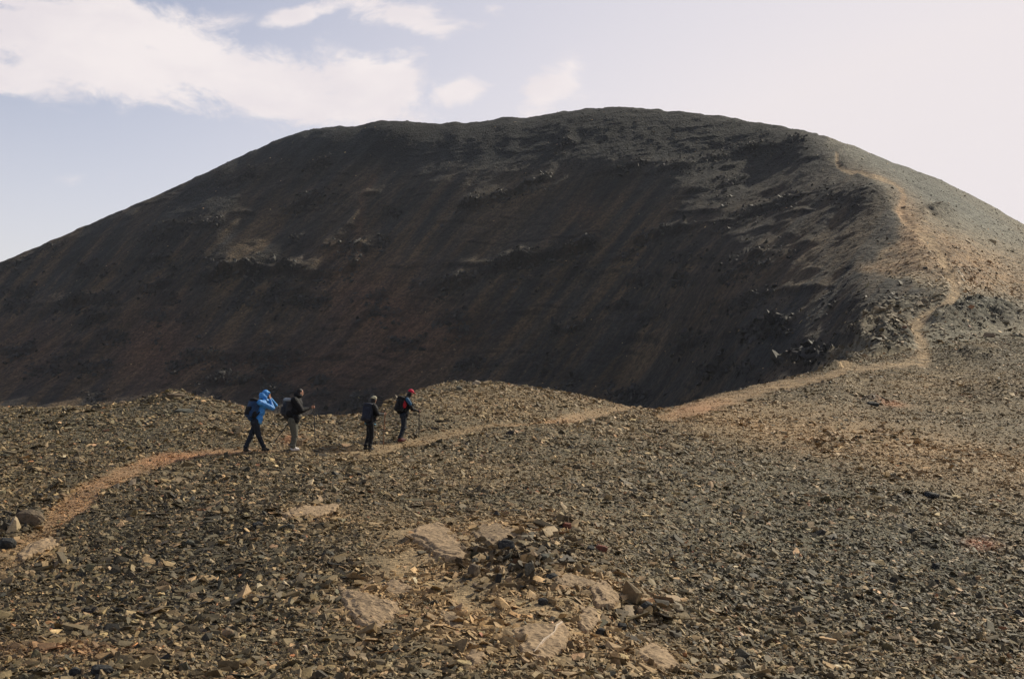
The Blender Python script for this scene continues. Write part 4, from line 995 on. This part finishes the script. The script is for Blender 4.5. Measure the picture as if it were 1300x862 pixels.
f1_ = person(325, 573, 'hiker in a hooded blue jacket, head bowed, both hands at the face', math.radians(44),
    dict(head=(.215, 0, 1.60), shR=(.12, .17, 1.40), shL=(.16, -.17, 1.42), elR=(.44, .23, 1.22), elL=(.40, -.20, 1.27), wrR=(.34, .06, 1.47), wrL=(.33, -.04, 1.49),
         hipR=(-.0, .09, .86), hipL=(.01, -.09, .86), knR=(.09, .10, .45), knL=(-.15, -.10, .45), anR=(.20, .10, .10), anL=(-.27, -.10, .10)),
    dict(jacket=blue, trousers=pant_navy, boots=dark_b, hat='hood', hatm=blue, nod=.45, bulk=1.22, loose=1.22, hem=cyan, heelL=.25, gripR=False, gripL=False, sideR=V(-.3, 0, 1), sideL=V(-.3, 0, 1), hdirR=V(-.25, .3, .9), hdirL=V(-.2, -.2, .9), collar=True))
backpack(f1_, 'deep blue backpack with black pockets on the hiker in the blue hood', deepblue, blk, blk, (.13, .185, .28), -.02, blk)
f2_ = person(373, 572, 'hiker in a black jacket and grey trousers with pale shoes, bareheaded, leaning on a pole', math.radians(31),
    dict(head=(.155, 0, 1.665), shR=(.05, .19, 1.46), shL=(.07, -.19, 1.46), elR=(.24, .25, 1.17), elL=(-.03, -.27, 1.17), wrR=(.48, .18, 1.24), wrL=(-.10, -.25, .96),
         hipR=(-.02, .09, .90), hipL=(-.01, -.09, .90), knR=(.035, .10, .48), knL=(.0, -.09, .48), anR=(.0, .10, .10), anL=(-.05, -.09, .10)),
    dict(jacket=blk, trousers=grey_t, boots=white_s, nod=.12, bulk=1.55, loose=1.42, collar=True, sideR=V(0, 0, 1)))
j = f2_['j']; P = f2_['P']
backpack(f2_, 'dark grey backpack with sunlight painted pale on its lid on the hiker in grey trousers', packgrey, blk, packgrey, (.13, .17, .26), .0, packlit)
g1 = j['wrR']+(j['wrR']-j['elR']).normalized()*.08
pole(f2_, g1+V(.01, -.01, .05), V(g1.x+.05, g1.y+.02, .10), 'upright trekking pole planted in front of the hiker in grey trousers')
g2 = j['wrL']+(j['wrL']-j['elL']).normalized()*.075
pole(f2_, g2+V(.03, 0, .04), V(g2.x-.55, g2.y+.05, .17), 'slanting trekking pole trailing behind the hiker in grey trousers')
f3_ = person(468.5, 571.5, 'hiker all in black with a pale cap, seen from behind', math.radians(64),
    dict(head=(.115, 0, 1.515), shR=(.15, .17, 1.335), shL=(.02, -.17, 1.335), elR=(.26, .25, 1.10), elL=(-.02, -.26, 1.08), wrR=(.40, .20, 1.08), wrL=(.06, -.25, .93),
         hipR=(.06, .09, .83), hipL=(.0, -.09, .83), knR=(.075, .09, .45), knL=(-.03, -.09, .46), anR=(.04, .09, .10), anL=(-.10, -.08, .11)),
    dict(jacket=blk, trousers=blk, boots=dark_b, hat='cap', hatm=pale_c, backwards=True, nod=.25, bulk=1.22, loose=1.18, s=.96, hem=cyan, heelL=.2, sideR=V(0, 0, 1)))
backpack(f3_, 'flat navy backpack on the hiker in the pale cap', navy, blk, navy, (.11, .17, .28), -.02, navy)
j = f3_['j']; g3 = j['wrR']+(j['wrR']-j['elR']).normalized()*.075
pole(f3_, g3+V(0, 0, .05), V(g3.x-.05, g3.y+.02, .02), 'thin copper coloured trekking pole of the hiker in the pale cap', BROWNP)
f4_ = person(508.5, 560.5, 'hiker with a bright red cap and dark red boots, leading the group', math.radians(38),
    dict(head=(.30, 0, 1.545), shR=(.19, .16, 1.36), shL=(.20, -.16, 1.36), elR=(.36, .23, 1.05), elL=(.34, -.22, 1.10), wrR=(.52, .19, .98), wrL=(.34, -.10, 1.02),
         hipR=(.10, .08, .86), hipL=(.10, -.08, .86), knR=(.085, .08, .47), knL=(.10, -.07, .48), anR=(-.02, .08, .10), anL=(.0, -.07, .10)),
    dict(jacket=blk, trousers=pant_navy, boots=red_b, hat='cap', hatm=red_c, nod=.35, bulk=1.12, loose=1.12, s=.95, sideR=V(0, 0, 1)))
e4 = backpack(f4_, 'black backpack with red and white panels on the hiker in the red cap', blk, blk, blk, (.11, .16, .25), .0, blk)
j = f4_['j']
fuse('sleeve_panel', [('c', j['shR']+V(.02, -.02, .0), j['shR']*.5+j['elR']*.5+V(.035, -.02, 0), .066, .058)], .01, teal, f4_['body'])
c = f4_['sh']*.55+f4_['pel']*.45-f4_['xc']*.13+f4_['rt']*.14
fuse('side_panel', [('e', c+f4_['zc']*.05, (.075, .03, .15), f4_['TQ'])], .009, redp, e4)
fuse('patch', [('e', c+f4_['zc']*.14+f4_['rt']*.02+f4_['xc']*.02, (.028, .02, .05), f4_['TQ'])], .008, whitep, e4)
fuse('glove', [('c', j['wrR'], j['wrR']+(j['wrR']-j['elR']).normalized()*.095, .036, .044)], .009, blk, f4_['body'])
g4 = j['wrR']+(j['wrR']-j['elR']).normalized()*.075
pole(f4_, g4+V(0, 0, .05), V(g4.x-.01, g4.y, .10), 'upright trekking pole of the leading hiker in the red cap')
g5 = j['wrL']+(j['wrL']-j['elL']).normalized()*.075


# ------------------------------------------------------------------ air
bm = bmesh.new(); bmesh.ops.create_cube(bm, size=1, matrix=Matrix.Translation((0, 0, 10)) @ Matrix.Diagonal((19200, 19200, 250, 1)))
me = bpy.data.meshes.new('haze'); bm.to_mesh(me); bm.free(); haze = bpy.data.objects.new('haze', me); COL.objects.link(haze); haze['kind'] = 'stuff'; haze['label'] = 'thin mountain air'
hm = bpy.data.materials.new('haze'); hm.use_nodes = True; ht = hm.node_tree; ht.nodes.clear()
pv = ht.nodes.new('ShaderNodeVolumePrincipled'); pv.inputs['Color'].default_value = (.80, .86, .95, 1); pv.inputs['Density'].default_value = 0.00006; pv.inputs['Anisotropy'].default_value = .3
ho = ht.nodes.new('ShaderNodeOutputMaterial'); ht.links.new(pv.outputs[0], ho.inputs['Volume']); me.materials.append(hm)
